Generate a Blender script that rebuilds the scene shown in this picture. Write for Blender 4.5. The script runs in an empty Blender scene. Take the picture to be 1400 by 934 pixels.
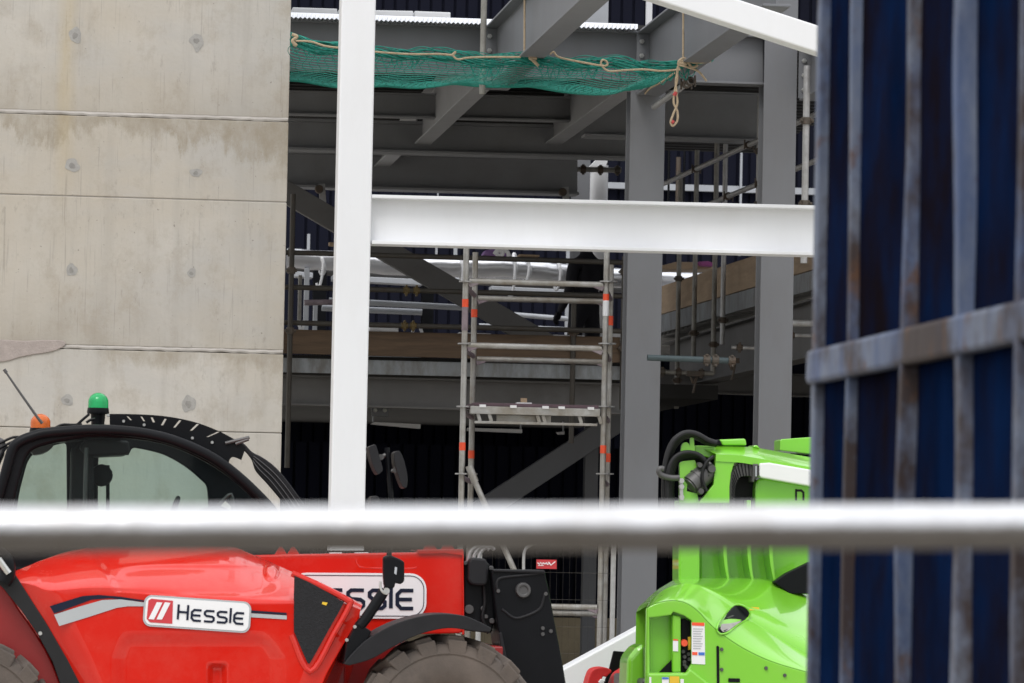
import bpy, bmesh, math, random
from mathutils import Vector, Matrix
random.seed(7)
SC = bpy.context.scene
COL = SC.collection
R = math.radians

# ------------------------------------------------------------------ camera
FPX, W0, H0 = 6000.0, 1400.0, 934.0
CAMZ = 1.7
def cam_rotation():
    roll = R(1.15)
    d = Vector(((0 - 700) / FPX, -(745 - 467) / FPX, -1.0)).normalized()
    w = Matrix.Rotation(roll, 3, 'Z') @ d
    a = math.atan2(-w.z, w.y)
    w2 = Matrix.Rotation(a, 3, 'X') @ w
    phi = math.atan2(w2.x, w2.y)
    return Matrix.Rotation(phi, 3, 'Z') @ Matrix.Rotation(a, 3, 'X') @ Matrix.Rotation(roll, 3, 'Z')
ROT = cam_rotation()
CAMP = Vector((0, 0, CAMZ))
def ray(px, py):
    return ROT @ Vector(((px - 700) / FPX, -(py - 467) / FPX, -1.0))
def U(px, py, Y):
    d = ray(px, py)
    return CAMP + d * (Y / d.y)
def UX(px, py, X):
    d = ray(px, py)
    return CAMP + d * (X / d.x)
cam_d = bpy.data.cameras.new('camera')
cam = bpy.data.objects.new('camera', cam_d)
COL.objects.link(cam)
cam.matrix_world = Matrix.Translation(CAMP) @ ROT.to_4x4()
cam_d.sensor_width = 36.0
cam_d.lens = FPX / W0 * 36.0
cam_d.clip_start = 0.1
cam_d.clip_end = 2000
cam_d.dof.use_dof = True
cam_d.dof.focus_distance = 35.0
cam_d.dof.aperture_fstop = 8.5
SC.camera = cam

# ------------------------------------------------------------------ materials
def mat(name, col, rough=0.5, metal=0.0, var=0.12, scale=3.0, bump=0.0, bscale=60.0, coat=0.0,
        dirt=0.0, dirtcol=(0.16, 0.13, 0.10), dscale=2.2, stretch=(1, 1, 1), spec=0.5, dthr=0.55):
    m = bpy.data.materials.new(name); m.use_nodes = True
    nt = m.node_tree; N = nt.nodes; L = nt.links
    b = N['Principled BSDF']
    tc = N.new('ShaderNodeTexCoord'); mp = N.new('ShaderNodeMapping')
    mp.inputs['Scale'].default_value = stretch
    L.new(tc.outputs['Object'], mp.inputs['Vector'])
    n1 = N.new('ShaderNodeTexNoise'); n1.inputs['Scale'].default_value = scale
    n1.inputs['Detail'].default_value = 6; n1.inputs['Roughness'].default_value = 0.62
    L.new(mp.outputs['Vector'], n1.inputs['Vector'])
    mr = N.new('ShaderNodeMapRange')
    mr.inputs['From Min'].default_value = 0.25; mr.inputs['From Max'].default_value = 0.75
    mr.inputs['To Min'].default_value = 1 - var; mr.inputs['To Max'].default_value = 1 + var
    L.new(n1.outputs['Fac'], mr.inputs['Value'])
    mx = N.new('ShaderNodeMix'); mx.data_type = 'RGBA'; mx.blend_type = 'MULTIPLY'
    mx.inputs['Factor'].default_value = 1
    mx.inputs['A'].default_value = (*col, 1)
    L.new(mr.outputs['Result'], mx.inputs['B'])
    out = mx.outputs['Result']
    if dirt > 0:
        n2 = N.new('ShaderNodeTexNoise'); n2.inputs['Scale'].default_value = dscale
        n2.inputs['Detail'].default_value = 9; n2.inputs['Roughness'].default_value = 0.7
        L.new(mp.outputs['Vector'], n2.inputs['Vector'])
        r2 = N.new('ShaderNodeMapRange')
        r2.inputs['From Min'].default_value = dthr - 0.08; r2.inputs['From Max'].default_value = dthr + 0.14
        r2.inputs['To Min'].default_value = 0; r2.inputs['To Max'].default_value = dirt
        L.new(n2.outputs['Fac'], r2.inputs['Value'])
        m2 = N.new('ShaderNodeMix'); m2.data_type = 'RGBA'
        L.new(r2.outputs['Result'], m2.inputs['Factor'])
        L.new(out, m2.inputs['A']); m2.inputs['B'].default_value = (*dirtcol, 1)
        out = m2.outputs['Result']
    L.new(out, b.inputs['Base Color'])
    b.inputs['Metallic'].default_value = metal
    rr = N.new('ShaderNodeMapRange')
    rr.inputs['To Min'].default_value = max(0.02, rough - 0.1); rr.inputs['To Max'].default_value = min(1, rough + 0.1)
    L.new(n1.outputs['Fac'], rr.inputs['Value']); L.new(rr.outputs['Result'], b.inputs['Roughness'])
    b.inputs['Coat Weight'].default_value = coat
    b.inputs['Coat Roughness'].default_value = 0.06
    b.inputs['Specular IOR Level'].default_value = spec
    if bump > 0:
        n3 = N.new('ShaderNodeTexNoise'); n3.inputs['Scale'].default_value = bscale
        n3.inputs['Detail'].default_value = 5
        L.new(mp.outputs['Vector'], n3.inputs['Vector'])
        bp = N.new('ShaderNodeBump'); bp.inputs['Strength'].default_value = bump; bp.inputs['Distance'].default_value = 0.01
        L.new(n3.outputs['Fac'], bp.inputs['Height']); L.new(bp.outputs['Normal'], b.inputs['Normal'])
    return m
def glass(name, tint, refl=0.06):
    m = bpy.data.materials.new(name); m.use_nodes = True
    nt = m.node_tree; N = nt.nodes; L = nt.links
    for n in list(N):
        if n.type != 'OUTPUT_MATERIAL': N.remove(n)
    o = [n for n in N if n.type == 'OUTPUT_MATERIAL'][0]
    t = N.new('ShaderNodeBsdfTransparent'); t.inputs['Color'].default_value = (*tint, 1)
    g = N.new('ShaderNodeBsdfGlossy'); g.inputs['Roughness'].default_value = 0.03
    f = N.new('ShaderNodeFresnel'); f.inputs['IOR'].default_value = 1.22
    x = N.new('ShaderNodeMixShader')
    L.new(f.outputs['Fac'], x.inputs['Fac']); L.new(t.outputs[0], x.inputs[1]); L.new(g.outputs[0], x.inputs[2])
    L.new(x.outputs[0], o.inputs['Surface'])
    return m

M = dict(
    white=mat('white_paint', (0.79, 0.80, 0.82), 0.42, var=0.025, scale=1.2, dirt=0.10, dirtcol=(0.55, 0.53, 0.5), dscale=3, stretch=(1, 1, .3)),
    grey=mat('grey_steel_paint', (0.165, 0.17, 0.182), 0.5, var=0.07, scale=1.5, dirt=0.25, dirtcol=(0.13, 0.12, 0.115), dscale=2.5, stretch=(1, 1, .35)),
    grey_lit=mat('grey_steel_paint_lit', (0.34, 0.345, 0.355), 0.5, var=0.07, scale=1.5, dirt=0.25, dirtcol=(0.2, 0.19, 0.18), dscale=2.5),  # same grey steel paint, made paler to stand for bounced light
    grey_midlit=mat('grey_steel_paint_midlit', (0.245, 0.25, 0.26), 0.5, var=0.1, scale=1.5, dirt=0.3, dirtcol=(0.18, 0.17, 0.16), dscale=2.5),  # grey steel paint lightened in place of light under the deck
    holem=mat('dark_hole', (0.26, 0.25, 0.235), 0.95, var=0.2, scale=20),
    grey_shaded=mat('grey_steel_paint_shaded', (0.12, 0.117, 0.114), 0.6, var=0.12, scale=1.5, dirt=0.4, dirtcol=(0.075, 0.066, 0.058), dscale=2.5),  # interior copy of the grey steel paint, darkened for shade
    navy=mat('navy_cladding', (0.008, 0.009, 0.018), 0.8, var=0.15, scale=0.8, spec=0.1),
    galv=mat('galvanised_steel', (0.42, 0.42, 0.42), 0.5, metal=0.5, var=0.18, scale=14, dirt=0.45, dirtcol=(0.20, 0.17, 0.14), dscale=5, bump=0.1),
    oldtube=mat('weathered_tube', (0.29, 0.28, 0.255), 0.6, metal=0.3, var=0.25, scale=9, dirt=0.5, dirtcol=(0.09, 0.07, 0.055), dscale=4, bump=0.15),
    darktube=mat('dark_brown_tube', (0.055, 0.05, 0.042), 0.6, metal=0.2, var=0.3, scale=9, dirt=0.6, dirtcol=(0.05, 0.03, 0.02), dscale=6),
    alu=mat('aluminium_tube', (0.43, 0.425, 0.41), 0.45, metal=0.4, var=0.2, scale=10, dirt=0.75, dirtcol=(0.25, 0.215, 0.165), dscale=3.5, dthr=.48, bump=0.08),
    railm=mat('bright_galvanised_rail', (0.62, 0.62, 0.63), 0.22, metal=1.0, var=0.08, scale=20, dirt=0.5, dirtcol=(0.5, 0.47, 0.43), dscale=7, bump=0.2, bscale=25),
    coupler=mat('rusty_coupler', (0.10, 0.085, 0.07), 0.65, metal=0.4, var=0.35, scale=20, dirt=0.5, dirtcol=(0.13, 0.06, 0.03), dscale=8),
    brass=mat('yellow_coupler', (0.11, 0.075, 0.022), 0.6, metal=0.2, var=0.3, scale=15),
    timber=mat('brown_timber', (0.115, 0.075, 0.046), 0.8, var=0.35, scale=2.5, stretch=(0.6, 1, 7), dirt=0.5, dirtcol=(0.035, 0.024, 0.017), dscale=3),
    ply=mat('pale_plywood', (0.40, 0.29, 0.19), 0.75, var=0.22, scale=2.2, stretch=(1, 0.6, 5), dirt=0.45, dirtcol=(0.19, 0.13, 0.085), dscale=2.0),
    trim=mat('galvanised_slab_edge', (0.25, 0.27, 0.285), 0.55, metal=0.2, var=0.2, scale=5, dirt=0.75, dirtcol=(0.13, 0.115, 0.10), dscale=2.6, stretch=(3, 3, 1), dthr=0.5),
    conc=mat('grey_concrete', (0.30, 0.28, 0.255), 0.85, var=0.15, scale=2, bump=0.3),
    bounceground=mat('site_ground', (0.50, 0.465, 0.41), 0.95, var=0.35, scale=1.2, bump=0.8, bscale=18, dirt=0.6, dirtcol=(0.28, 0.25, 0.2), dscale=0.8),
    railreflect=mat('dark_reflection_ground', (0.08, 0.068, 0.054), 0.9, var=0.25, scale=4, bump=0.4, bscale=60, dirt=0.4, dirtcol=(0.11, 0.095, 0.075), dscale=1),
    innerfloor=mat('hall_darkening_floor', (0.045, 0.04, 0.035), 0.85, var=0.3, scale=1.5, bump=0.3),  # coloured dark to hold down the light inside the hall
    soffit=mat('shade_coloured_soffit', (0.03, 0.029, 0.028), 0.8, var=0.3, scale=2, spec=0.2),  # darkness under the floor decks put into the colour
    tan=mat('tan_blockwork', (0.42, 0.35, 0.235), 0.9, var=0.2, scale=2.5, bump=0.3, dirt=0.5, dirtcol=(0.3, 0.245, 0.17), dscale=1.5),
    foil=mat('foil_wrap', (0.70, 0.71, 0.74), 0.32, metal=0.85, var=0.10, scale=3, bump=0.5, bscale=7),
    palegrey=mat('pale_grey_metal', (0.42, 0.44, 0.47), 0.5, metal=0.1, var=0.1, scale=4),
    net=mat('green_net', (0.008, 0.215, 0.165), 0.7, var=0.25, scale=8),
    rope=mat('tan_rope', (0.42, 0.33, 0.22), 0.9, var=0.25, scale=30, bump=0.4, bscale=200),
    ropered=mat('red_marker', (0.45, 0.06, 0.06), 0.8),
    orange=mat('orange_tape', (0.85, 0.09, 0.03), 0.5, var=0.08),
    purple=mat('purple_stain', (0.24, 0.19, 0.215), 0.6, var=0.3, scale=9, dirt=0.5, dirtcol=(0.4, 0.38, 0.36)),
    plum=mat('plum_deck', (0.10, 0.06, 0.075), 0.6, var=0.3, scale=8),
    red=mat('red_gloss_paint', (0.60, 0.014, 0.006), 0.25, spec=0.08, dirt=0.12, dirtcol=(0.4, 0.16, 0.12), dscale=3, var=0.05, scale=1.5, coat=0.8),
    reddark=mat('dark_red_paint', (0.26, 0.008, 0.008), 0.4, var=0.12, scale=2, coat=0.3),
    black=mat('black_paint', (0.006, 0.0065, 0.008), 0.38, var=0.2, scale=3, spec=0.14),
    blackpl=mat('black_plastic', (0.016, 0.016, 0.018), 0.5, spec=0.2, var=0.15, scale=12, bump=0.12, bscale=300),
    grille=mat('black_grille', (0.014, 0.014, 0.016), 0.7, spec=0.3, var=0.5, scale=60, bump=0.7, bscale=120),
    rubber=mat('black_rubber', (0.009, 0.009, 0.010), 0.5, spec=0.35, var=0.2, scale=10),
    tyre=mat('dusty_tyre', (0.105, 0.085, 0.072), 0.9, var=0.25, scale=5, bump=0.3, dirt=0.55, dirtcol=(0.055, 0.05, 0.047), dscale=3),
    green=mat('lime_gloss_paint', (0.20, 0.57, 0.03), 0.3, dirt=0.14, dirtcol=(0.3, 0.36, 0.15), dscale=3, var=0.05, scale=1.5, coat=0.8),
    signw=mat('white_vinyl', (0.78, 0.78, 0.79), 0.4, var=0.02),
    navyink=mat('navy_vinyl', (0.006, 0.010, 0.028), 0.5, spec=0.25, var=0.05),
    silver=mat('silver_vinyl', (0.40, 0.42, 0.43), 0.4, var=0.04),
    signred=mat('red_vinyl', (0.55, 0.04, 0.05), 0.45, var=0.04),
    yellow=mat('yellow_vinyl', (0.75, 0.48, 0.03), 0.5, var=0.05),
    blue=mat('blue_vinyl', (0.05, 0.16, 0.55), 0.5, var=0.05),
    chrome=mat('plated_metal', (0.6, 0.6, 0.58), 0.3, metal=0.9, var=0.1),
    motor=mat('dark_grey_motor', (0.09, 0.088, 0.088), 0.45, metal=0.4, var=0.2, scale=8),
    skip=mat('navy_worn_paint', (0.0036, 0.0125, 0.046), 0.9, var=0.6, scale=3, dirt=0.85, dirtcol=(0.010, 0.006, 0.0045), dscale=1.7, stretch=(1, 1, .6), dthr=0.475, bump=0.3, bscale=9, spec=0.0),
    skiprib=mat('pale_blue_grey_steel', (0.19, 0.225, 0.33), 0.6, metal=0.1, spec=0.3, var=0.5, scale=7, dirt=0.9, dirtcol=(0.085, 0.055, 0.04), dscale=7, stretch=(1, 1, .45), dthr=0.5, bump=0.3, bscale=14),
    coverall=mat('black_workwear', (0.012, 0.012, 0.017), 0.9, var=0.3, scale=8, bump=0.5, bscale=12),
    skin=mat('skin', (0.45, 0.26, 0.19), 0.6),
    hair=mat('dark_hair', (0.03, 0.02, 0.015), 0.8),
    violet=mat('violet_sheet', (0.30, 0.17, 0.42), 0.6, var=0.3, scale=10),
    pink=mat('magenta_cloth', (0.30, 0.07, 0.22), 0.8),
    teal=mat('teal_tube', (0.06, 0.085, 0.092), 0.55, metal=0.2, var=0.2, scale=9),
    redbag=mat('bright_red_fabric', (0.52, 0.012, 0.012), 0.6, var=0.2, scale=9, bump=0.3, bscale=30),
    patch=mat('grey_mortar', (0.345, 0.335, 0.315), 0.9, var=0.2, scale=14, bump=0.3),
    patch2=mat('pinkish_mortar', (0.36, 0.31, 0.285), 0.9, var=0.15, scale=14, bump=0.5),
)
def pale_rib():  # ribs coloured paler than the shell, with rust patches
    m = mat('pale_blue_grey_steel', (0.075, 0.105, 0.19), 0.62, metal=0.1, spec=0.2, var=0.5, scale=5, dirt=0.95, dirtcol=(0.185, 0.21, 0.265), dscale=6, stretch=(1, 1, .3), dthr=0.47, bump=0.35, bscale=14)
    nt = m.node_tree; N = nt.nodes; L = nt.links; b = N['Principled BSDF']; src = b.inputs['Base Color'].links[0].from_socket
    tc = N.new('ShaderNodeTexCoord'); cur = src
    for sc_, st_, lo, hi, col, amt in ((2.3, (1, 1, .6), .47, .58, (0.045, 0.027, 0.018), .9), (9.0, (1, 1, .5), .56, .64, (0.11, 0.055, 0.03), .85)):
        mp = N.new('ShaderNodeMapping'); mp.inputs['Scale'].default_value = st_; mp.inputs['Location'].default_value = (sc_, 3, 1); L.new(tc.outputs['Object'], mp.inputs['Vector'])
        n = N.new('ShaderNodeTexNoise'); n.inputs['Scale'].default_value = sc_; n.inputs['Detail'].default_value = 8; n.inputs['Roughness'].default_value = .7; L.new(mp.outputs[0], n.inputs['Vector'])
        q = N.new('ShaderNodeMapRange'); q.inputs['From Min'].default_value = lo; q.inputs['From Max'].default_value = hi; q.inputs['To Max'].default_value = amt; L.new(n.outputs['Fac'], q.inputs['Value'])
        x = N.new('ShaderNodeMix'); x.data_type = 'RGBA'; L.new(q.outputs[0], x.inputs['Factor']); L.new(cur, x.inputs['A']); x.inputs['B'].default_value = (*col, 1); cur = x.outputs['Result']
    L.new(cur, b.inputs['Base Color']); return m
M['skiprib'] = pale_rib()
M['cabglass'] = glass('green_tint_glass', (0.84, 0.905, 0.89))
def lens_mat(name, col):
    m = mat(name, col, 0.12, var=0.05)
    b = m.node_tree.nodes['Principled BSDF']
    b.inputs['Transmission Weight'].default_value = 0.45
    return m
M['greenlens'] = lens_mat('green_beacon_lens', (0.01, 0.55, 0.16))
M['amberlens'] = lens_mat('amber_beacon_lens', (0.95, 0.20, 0.02))

# ------------------------------------------------------------------ objects
def tag(o, label=None, cat=None, group=None, kind=None):
    if label: o['label'] = label
    if cat: o['category'] = cat
    if group: o['group'] = group
    if kind: o['kind'] = kind
    return o
def empty(name, loc, label=None, cat=None, group=None):
    o = bpy.data.objects.new(name, None); COL.objects.link(o)
    o.location = loc; o.empty_display_size = 0.1
    MATW[o.name] = Matrix.Translation(Vector(loc))
    return tag(o, label, cat, group)
MATW = {}
class MB:
    """collects geometry in world coordinates and links it as one mesh object"""
    def __init__(s): s.bm = bmesh.new()
    def hull_loops(s, loops, cap=True, close=True):
        vs = [[s.bm.verts.new(p) for p in lp] for lp in loops]
        n = len(vs[0])
        for a, b in zip(vs[:-1], vs[1:]):
            for i in range(n if close else n - 1):
                j = (i + 1) % n
                try: s.bm.faces.new((a[i], a[j], b[j], b[i]))
                except ValueError: pass
        if cap and close:
            try: s.bm.faces.new(vs[0][::-1])
            except ValueError: pass
            try: s.bm.faces.new(vs[-1])
            except ValueError: pass
        return s
    def ext(s, pts, dvec):
        d = Vector(dvec)
        return s.hull_loops([[Vector(p) for p in pts], [Vector(p) + d for p in pts]])
    def box(s, lo, hi):
        x0, y0, z0 = lo; x1, y1, z1 = hi
        return s.ext([(x0, y0, z0), (x1, y0, z0), (x1, y0, z1), (x0, y0, z1)], (0, y1 - y0, 0))
    def obox(s, p0, p1, w, h, up=(0, 0, 1)):
        """bar from p0 to p1, w sideways, h along up"""
        p0, p1 = Vector(p0), Vector(p1); t = (p1 - p0).normalized(); u = Vector(up)
        u = (u - t * u.dot(t)).normalized(); v = t.cross(u)
        c = [v * (w / 2) + u * (h / 2), v * (-w / 2) + u * (h / 2), v * (-w / 2) - u * (h / 2), v * (w / 2) - u * (h / 2)]
        return s.hull_loops([[p0 + k for k in c], [p1 + k for k in c]])
    def tube(s, pts, r, seg=10, cap=True, r1=None):
        pts = [Vector(p) for p in pts]
        n = len(pts); loops = []; u = None
        for i, p in enumerate(pts):
            t = (pts[min(i + 1, n - 1)] - pts[max(i - 1, 0)]).normalized()
            if u is None:
                a = Vector((0, 0, 1)) if abs(t.z) < 0.9 else Vector((0, 1, 0))
                u = t.cross(a).normalized()
            else:
                u = (u - t * u.dot(t)).normalized()
            v = t.cross(u)
            rr = r if r1 is None else r + (r1 - r) * i / max(1, n - 1)
            loops.append([p + (u * math.cos(2 * math.pi * k / seg) + v * math.sin(2 * math.pi * k / seg)) * rr for k in range(seg)])
        return s.hull_loops(loops, cap)
    def lathe(s, prof, org, axis='Z', seg=24):
        """prof = [(r, h)]"""
        loops = []
        for r, h in prof:
            lp = []
            for k in range(seg):
                a = 2 * math.pi * k / seg; x, y = r * math.cos(a), r * math.sin(a)
                v = {'Z': (x, y, h), 'Y': (x, h, -y), 'X': (h, x, y)}[axis]
                lp.append(Vector(org) + Vector(v))
            loops.append(lp)
        return s.hull_loops(loops)
    def ibeam(s, t0, b0, t1, b1, dep, w, tf=0.018, tw=0.012):
        """I section: top and bottom middle points at both ends, dep = unit vector across the flanges"""
        d = Vector(dep); loops = []
        for t, b in ((t0, b0), (t1, b1)):
            t, b = Vector(t), Vector(b); u = (t - b).normalized(); h = (t - b).length
            P = [(-w/2, 0), (w/2, 0), (w/2, tf), (tw/2, tf), (tw/2, h - tf), (w/2, h - tf), (w/2, h), (-w/2, h), (-w/2, h - tf), (-tw/2, h - tf), (-tw/2, tf), (-w/2, tf)]
            loops.append([b + d * x + u * y for x, y in P])
        return s.hull_loops(loops)
    def grid(s, rows, close_u=False):
        vs = [[s.bm.verts.new(p) for p in r] for r in rows]
        for a, b in zip(vs[:-1], vs[1:]):
            n = len(a)
            for i in range(n if close_u else n - 1):
                j = (i + 1) % n
                s.bm.faces.new((a[i], a[j], b[j], b[i]))
        return s
    def poly(s, pts):
        s.bm.faces.new([s.bm.verts.new(p) for p in pts]); return s
    def build(s, name, m, parent=None, bevel=0.0, smooth=False, bseg=2, sub=0, angle=35):
        bmesh.ops.recalc_face_normals(s.bm, faces=s.bm.faces[:])
        me = bpy.data.meshes.new(name)
        # world -> around own origin
        if parent is None:
            lo = Vector((min(v.co.x for v in s.bm.verts), min(v.co.y for v in s.bm.verts), min(v.co.z for v in s.bm.verts)))
            hi = Vector((max(v.co.x for v in s.bm.verts), max(v.co.y for v in s.bm.verts), max(v.co.z for v in s.bm.verts)))
            org = Vector(((lo.x + hi.x) / 2, (lo.y + hi.y) / 2, lo.z))
        else:
            org = parent_origin(parent)
        for v in s.bm.verts: v.co -= org
        if smooth:
            for f in s.bm.faces: f.smooth = True
        s.bm.to_mesh(me); s.bm.free()
        if isinstance(m, (list, tuple)):
            for x in m: me.materials.append(x)
        else: me.materials.append(m)
        o = bpy.data.objects.new(name, me); COL.objects.link(o)
        if parent is None: o.location = org
        else: o.parent = parent
        MATW[o.name] = Matrix.Translation(org)
        if bevel > 0:
            b = o.modifiers.new('bevel', 'BEVEL'); b.width = bevel; b.segments = bseg; b.limit_method = 'ANGLE'; b.angle_limit = R(angle)
        if sub:
            q = o.modifiers.new('sub', 'SUBSURF'); q.levels = q.render_levels = sub
        if smooth and not sub:
            me.shade_smooth()
            try: me.set_sharp_from_angle(angle=R(40))
            except Exception: pass
        return o
def parent_origin(o):
    return MATW[o.name].to_translation()
def px_ext(mb, pts, Y, dy):
    return mb.ext([U(x, y, Y) for x, y in pts], (0, dy, 0))
def plate(name, outer, holes, Y, thick, m, parent=None, bevel=0.0):
    """plate in the plane at depth Y with holes; outlines as picture points; thickness goes backwards"""
    cu = bpy.data.curves.new('tmp', 'CURVE'); cu.dimensions = '2D'; cu.fill_mode = 'BOTH'
    cu.extrude = max(0.0005, thick / 2 - bevel); cu.bevel_depth = bevel; cu.bevel_resolution = 1
    if bevel: cu.offset = -bevel
    for lp in [outer] + list(holes):
        sp = cu.splines.new('POLY'); P = [U(x, y, Y) for x, y in lp]
        sp.points.add(len(P) - 1)
        for k, p in enumerate(P): sp.points[k].co = (p.x, p.z, 0, 1)
        sp.use_cyclic_u = True
    ob = bpy.data.objects.new('tmp', cu); COL.objects.link(ob)
    dg = bpy.context.evaluated_depsgraph_get()
    me = bpy.data.meshes.new_from_object(ob.evaluated_get(dg))
    bpy.data.objects.remove(ob); bpy.data.curves.remove(cu)
    mb = MB(); mb.bm.from_mesh(me); bpy.data.meshes.remove(me)
    for v in mb.bm.verts: v.co = Vector((v.co.x, Y + thick / 2 + v.co.z, v.co.y))
    for f in mb.bm.faces: f.material_index = 0
    return mb.build(name, m, parent)
def smooth_curve(pts, n=8):
    """Catmull-Rom through points"""
    P = [Vector(p) for p in pts]; out = []
    for i in range(len(P) - 1):
        a = P[max(i - 1, 0)]; b = P[i]; c = P[i + 1]; d = P[min(i + 2, len(P) - 1)]
        for k in range(n):
            t = k / n
            out.append(0.5 * ((2 * b) + (c - a) * t + (2 * a - 5 * b + 4 * c - d) * t * t + (3 * b - a - 3 * c + d) * t ** 3))
    out.append(P[-1]); return out
def sc2(pts, n=6): return [(p.x, p.y) for p in smooth_curve([(x, y, 0) for x, y in pts], n)]
def lin(tab, x):
    if x <= tab[0][0]: return tab[0][1]
    for (a, b), (c, d) in zip(tab[:-1], tab[1:]):
        if x <= c: return b + (d - b) * (x - a) / (c - a)
    return tab[-1][1]
def sm(tab, n=6): return sc2(tab, n)
def dup(root, delta, label=None):
    r = root.copy(); COL.objects.link(r); r.location = Vector(root.location) + Vector(delta)
    MATW[r.name] = Matrix.Translation(MATW[root.name].to_translation() + Vector(delta))
    if label: r['label'] = label
    for ch in list(root.children):
        c = ch.copy(); COL.objects.link(c); c.parent = r
        for g in ch.children:
            d = g.copy(); COL.objects.link(d); d.parent = c
    return r
def strokes(mb, paths, w, fmap, off):
    """flat lettering: polylines of width w in (u, v), mapped by fmap; mitred"""
    for P in paths:
        P = [Vector((x, y, 0)) for x, y in P]; n = len(P); L_, R_ = [], []
        for i, p in enumerate(P):
            a = (P[i] - P[i - 1]).normalized() if i else None
            b = (P[i + 1] - P[i]).normalized() if i < n - 1 else None
            t = ((a or b) + (b or a)).normalized()
            nn = Vector((-t.y, t.x, 0)); base = a or b
            k = 1 / max(0.5, nn.dot(Vector((-base.y, base.x, 0))))
            L_.append(p + nn * (w / 2 * k)); R_.append(p - nn * (w / 2 * k))
        rows = [[fmap(q.x, q.y) + off for q in L_], [fmap(q.x, q.y) + off for q in R_]]
        mb.grid(rows)
    return mb
# ------------------------------------------------------------------ world and sun
w = bpy.data.worlds.new('World'); SC.world = w; w.use_nodes = True
nt = w.node_tree; bg = nt.nodes['Background']
sky = nt.nodes.new('ShaderNodeTexSky'); sky.sky_type = 'NISHITA'; sky.sun_disc = False
SUN_EL, SUN_AZ = R(52), R(205)      # azimuth clockwise from +Y
sky.sun_elevation = SUN_EL; sky.sun_rotation = SUN_AZ
sky.air_density = 1.0; sky.dust_density = 3.0; sky.ozone_density = 1.0
hsv = nt.nodes.new('ShaderNodeHueSaturation'); hsv.inputs['Saturation'].default_value = 0.35
nt.links.new(sky.outputs['Color'], hsv.inputs['Color']); # even cloud cover, brighter overhead than at the horizon
tcw = nt.nodes.new('ShaderNodeTexCoord'); sepw = nt.nodes.new('ShaderNodeSeparateXYZ'); nt.links.new(tcw.outputs['Generated'], sepw.inputs[0])
grd = nt.nodes.new('ShaderNodeMapRange'); grd.inputs['To Min'].default_value = 4.2; grd.inputs['To Max'].default_value = 12.5
nt.links.new(sepw.outputs['Z'], grd.inputs['Value'])
cn = nt.nodes.new('ShaderNodeTexNoise'); cn.inputs['Scale'].default_value = 2.2; cn.inputs['Detail'].default_value = 5
nt.links.new(tcw.outputs['Generated'], cn.inputs['Vector'])
cr = nt.nodes.new('ShaderNodeMapRange'); cr.inputs['From Min'].default_value = .3; cr.inputs['From Max'].default_value = .7
cr.inputs['To Min'].default_value = .72; cr.inputs['To Max'].default_value = 1.28; nt.links.new(cn.outputs['Fac'], cr.inputs['Value'])
cm = nt.nodes.new('ShaderNodeMath'); cm.operation = 'MULTIPLY'; nt.links.new(grd.outputs[0], cm.inputs[0]); nt.links.new(cr.outputs[0], cm.inputs[1])
cc = nt.nodes.new('ShaderNodeMix'); cc.data_type = 'RGBA'; cc.blend_type = 'MULTIPLY'; cc.inputs['Factor'].default_value = 1
cc.inputs['A'].default_value = (.985, 1.0, 1.03, 1); nt.links.new(cm.outputs[0], cc.inputs['B'])
cx = nt.nodes.new('ShaderNodeMix'); cx.data_type = 'RGBA'; cx.inputs['Factor'].default_value = .75
nt.links.new(hsv.outputs['Color'], cx.inputs['A']); nt.links.new(cc.outputs['Result'], cx.inputs['B'])
nt.links.new(cx.outputs['Result'], bg.inputs['Color'])
bg.inputs['Strength'].default_value = 0.12
sd = bpy.data.lights.new('sun', 'SUN'); sd.energy = 0.7; sd.angle = R(20); sd.color = (1.0, 0.965, 0.92)
so = bpy.data.objects.new('sun', sd); COL.objects.link(so)
tosun = Vector((math.sin(SUN_AZ) * math.cos(SUN_EL), math.cos(SUN_AZ) * math.cos(SUN_EL), math.sin(SUN_EL)))
so.rotation_euler = tosun.to_track_quat('Z', 'Y').to_euler(); so.location = (0, -20, 40)
SC.view_settings.view_transform = 'Standard'; SC.view_settings.look = 'None'
SC.view_settings.exposure = 0.5; SC.view_settings.gamma = 1.0
SC.render.engine = 'CYCLES'
SC.cycles.use_denoising = True
SC.cycles.max_bounces = 8; SC.cycles.transparent_max_bounces = 12

# ------------------------------------------------------------------ ground
g = MB(); g.poly([(-900, -600, 0), (900, -600, 0), (900, 900, 0), (-900, 900, 0)])  # unseen site ground, kept pale to bounce light onto beam undersides
tag(g.build('ground', M['bounceground']), 'unseen pale ground of the building site, brightened to bounce light', 'ground', kind='structure')

g = MB(); g.poly([(-200, -200, .004), (200, -200, .004), (200, 13, .004), (-200, 13, .004)])  # unseen dark sheet added for the barrier rail to reflect
tag(g.build('reflection_ground', M['railreflect']), 'unseen dark ground added for the barrier rail to reflect', 'reflection_ground', kind='structure')

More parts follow.
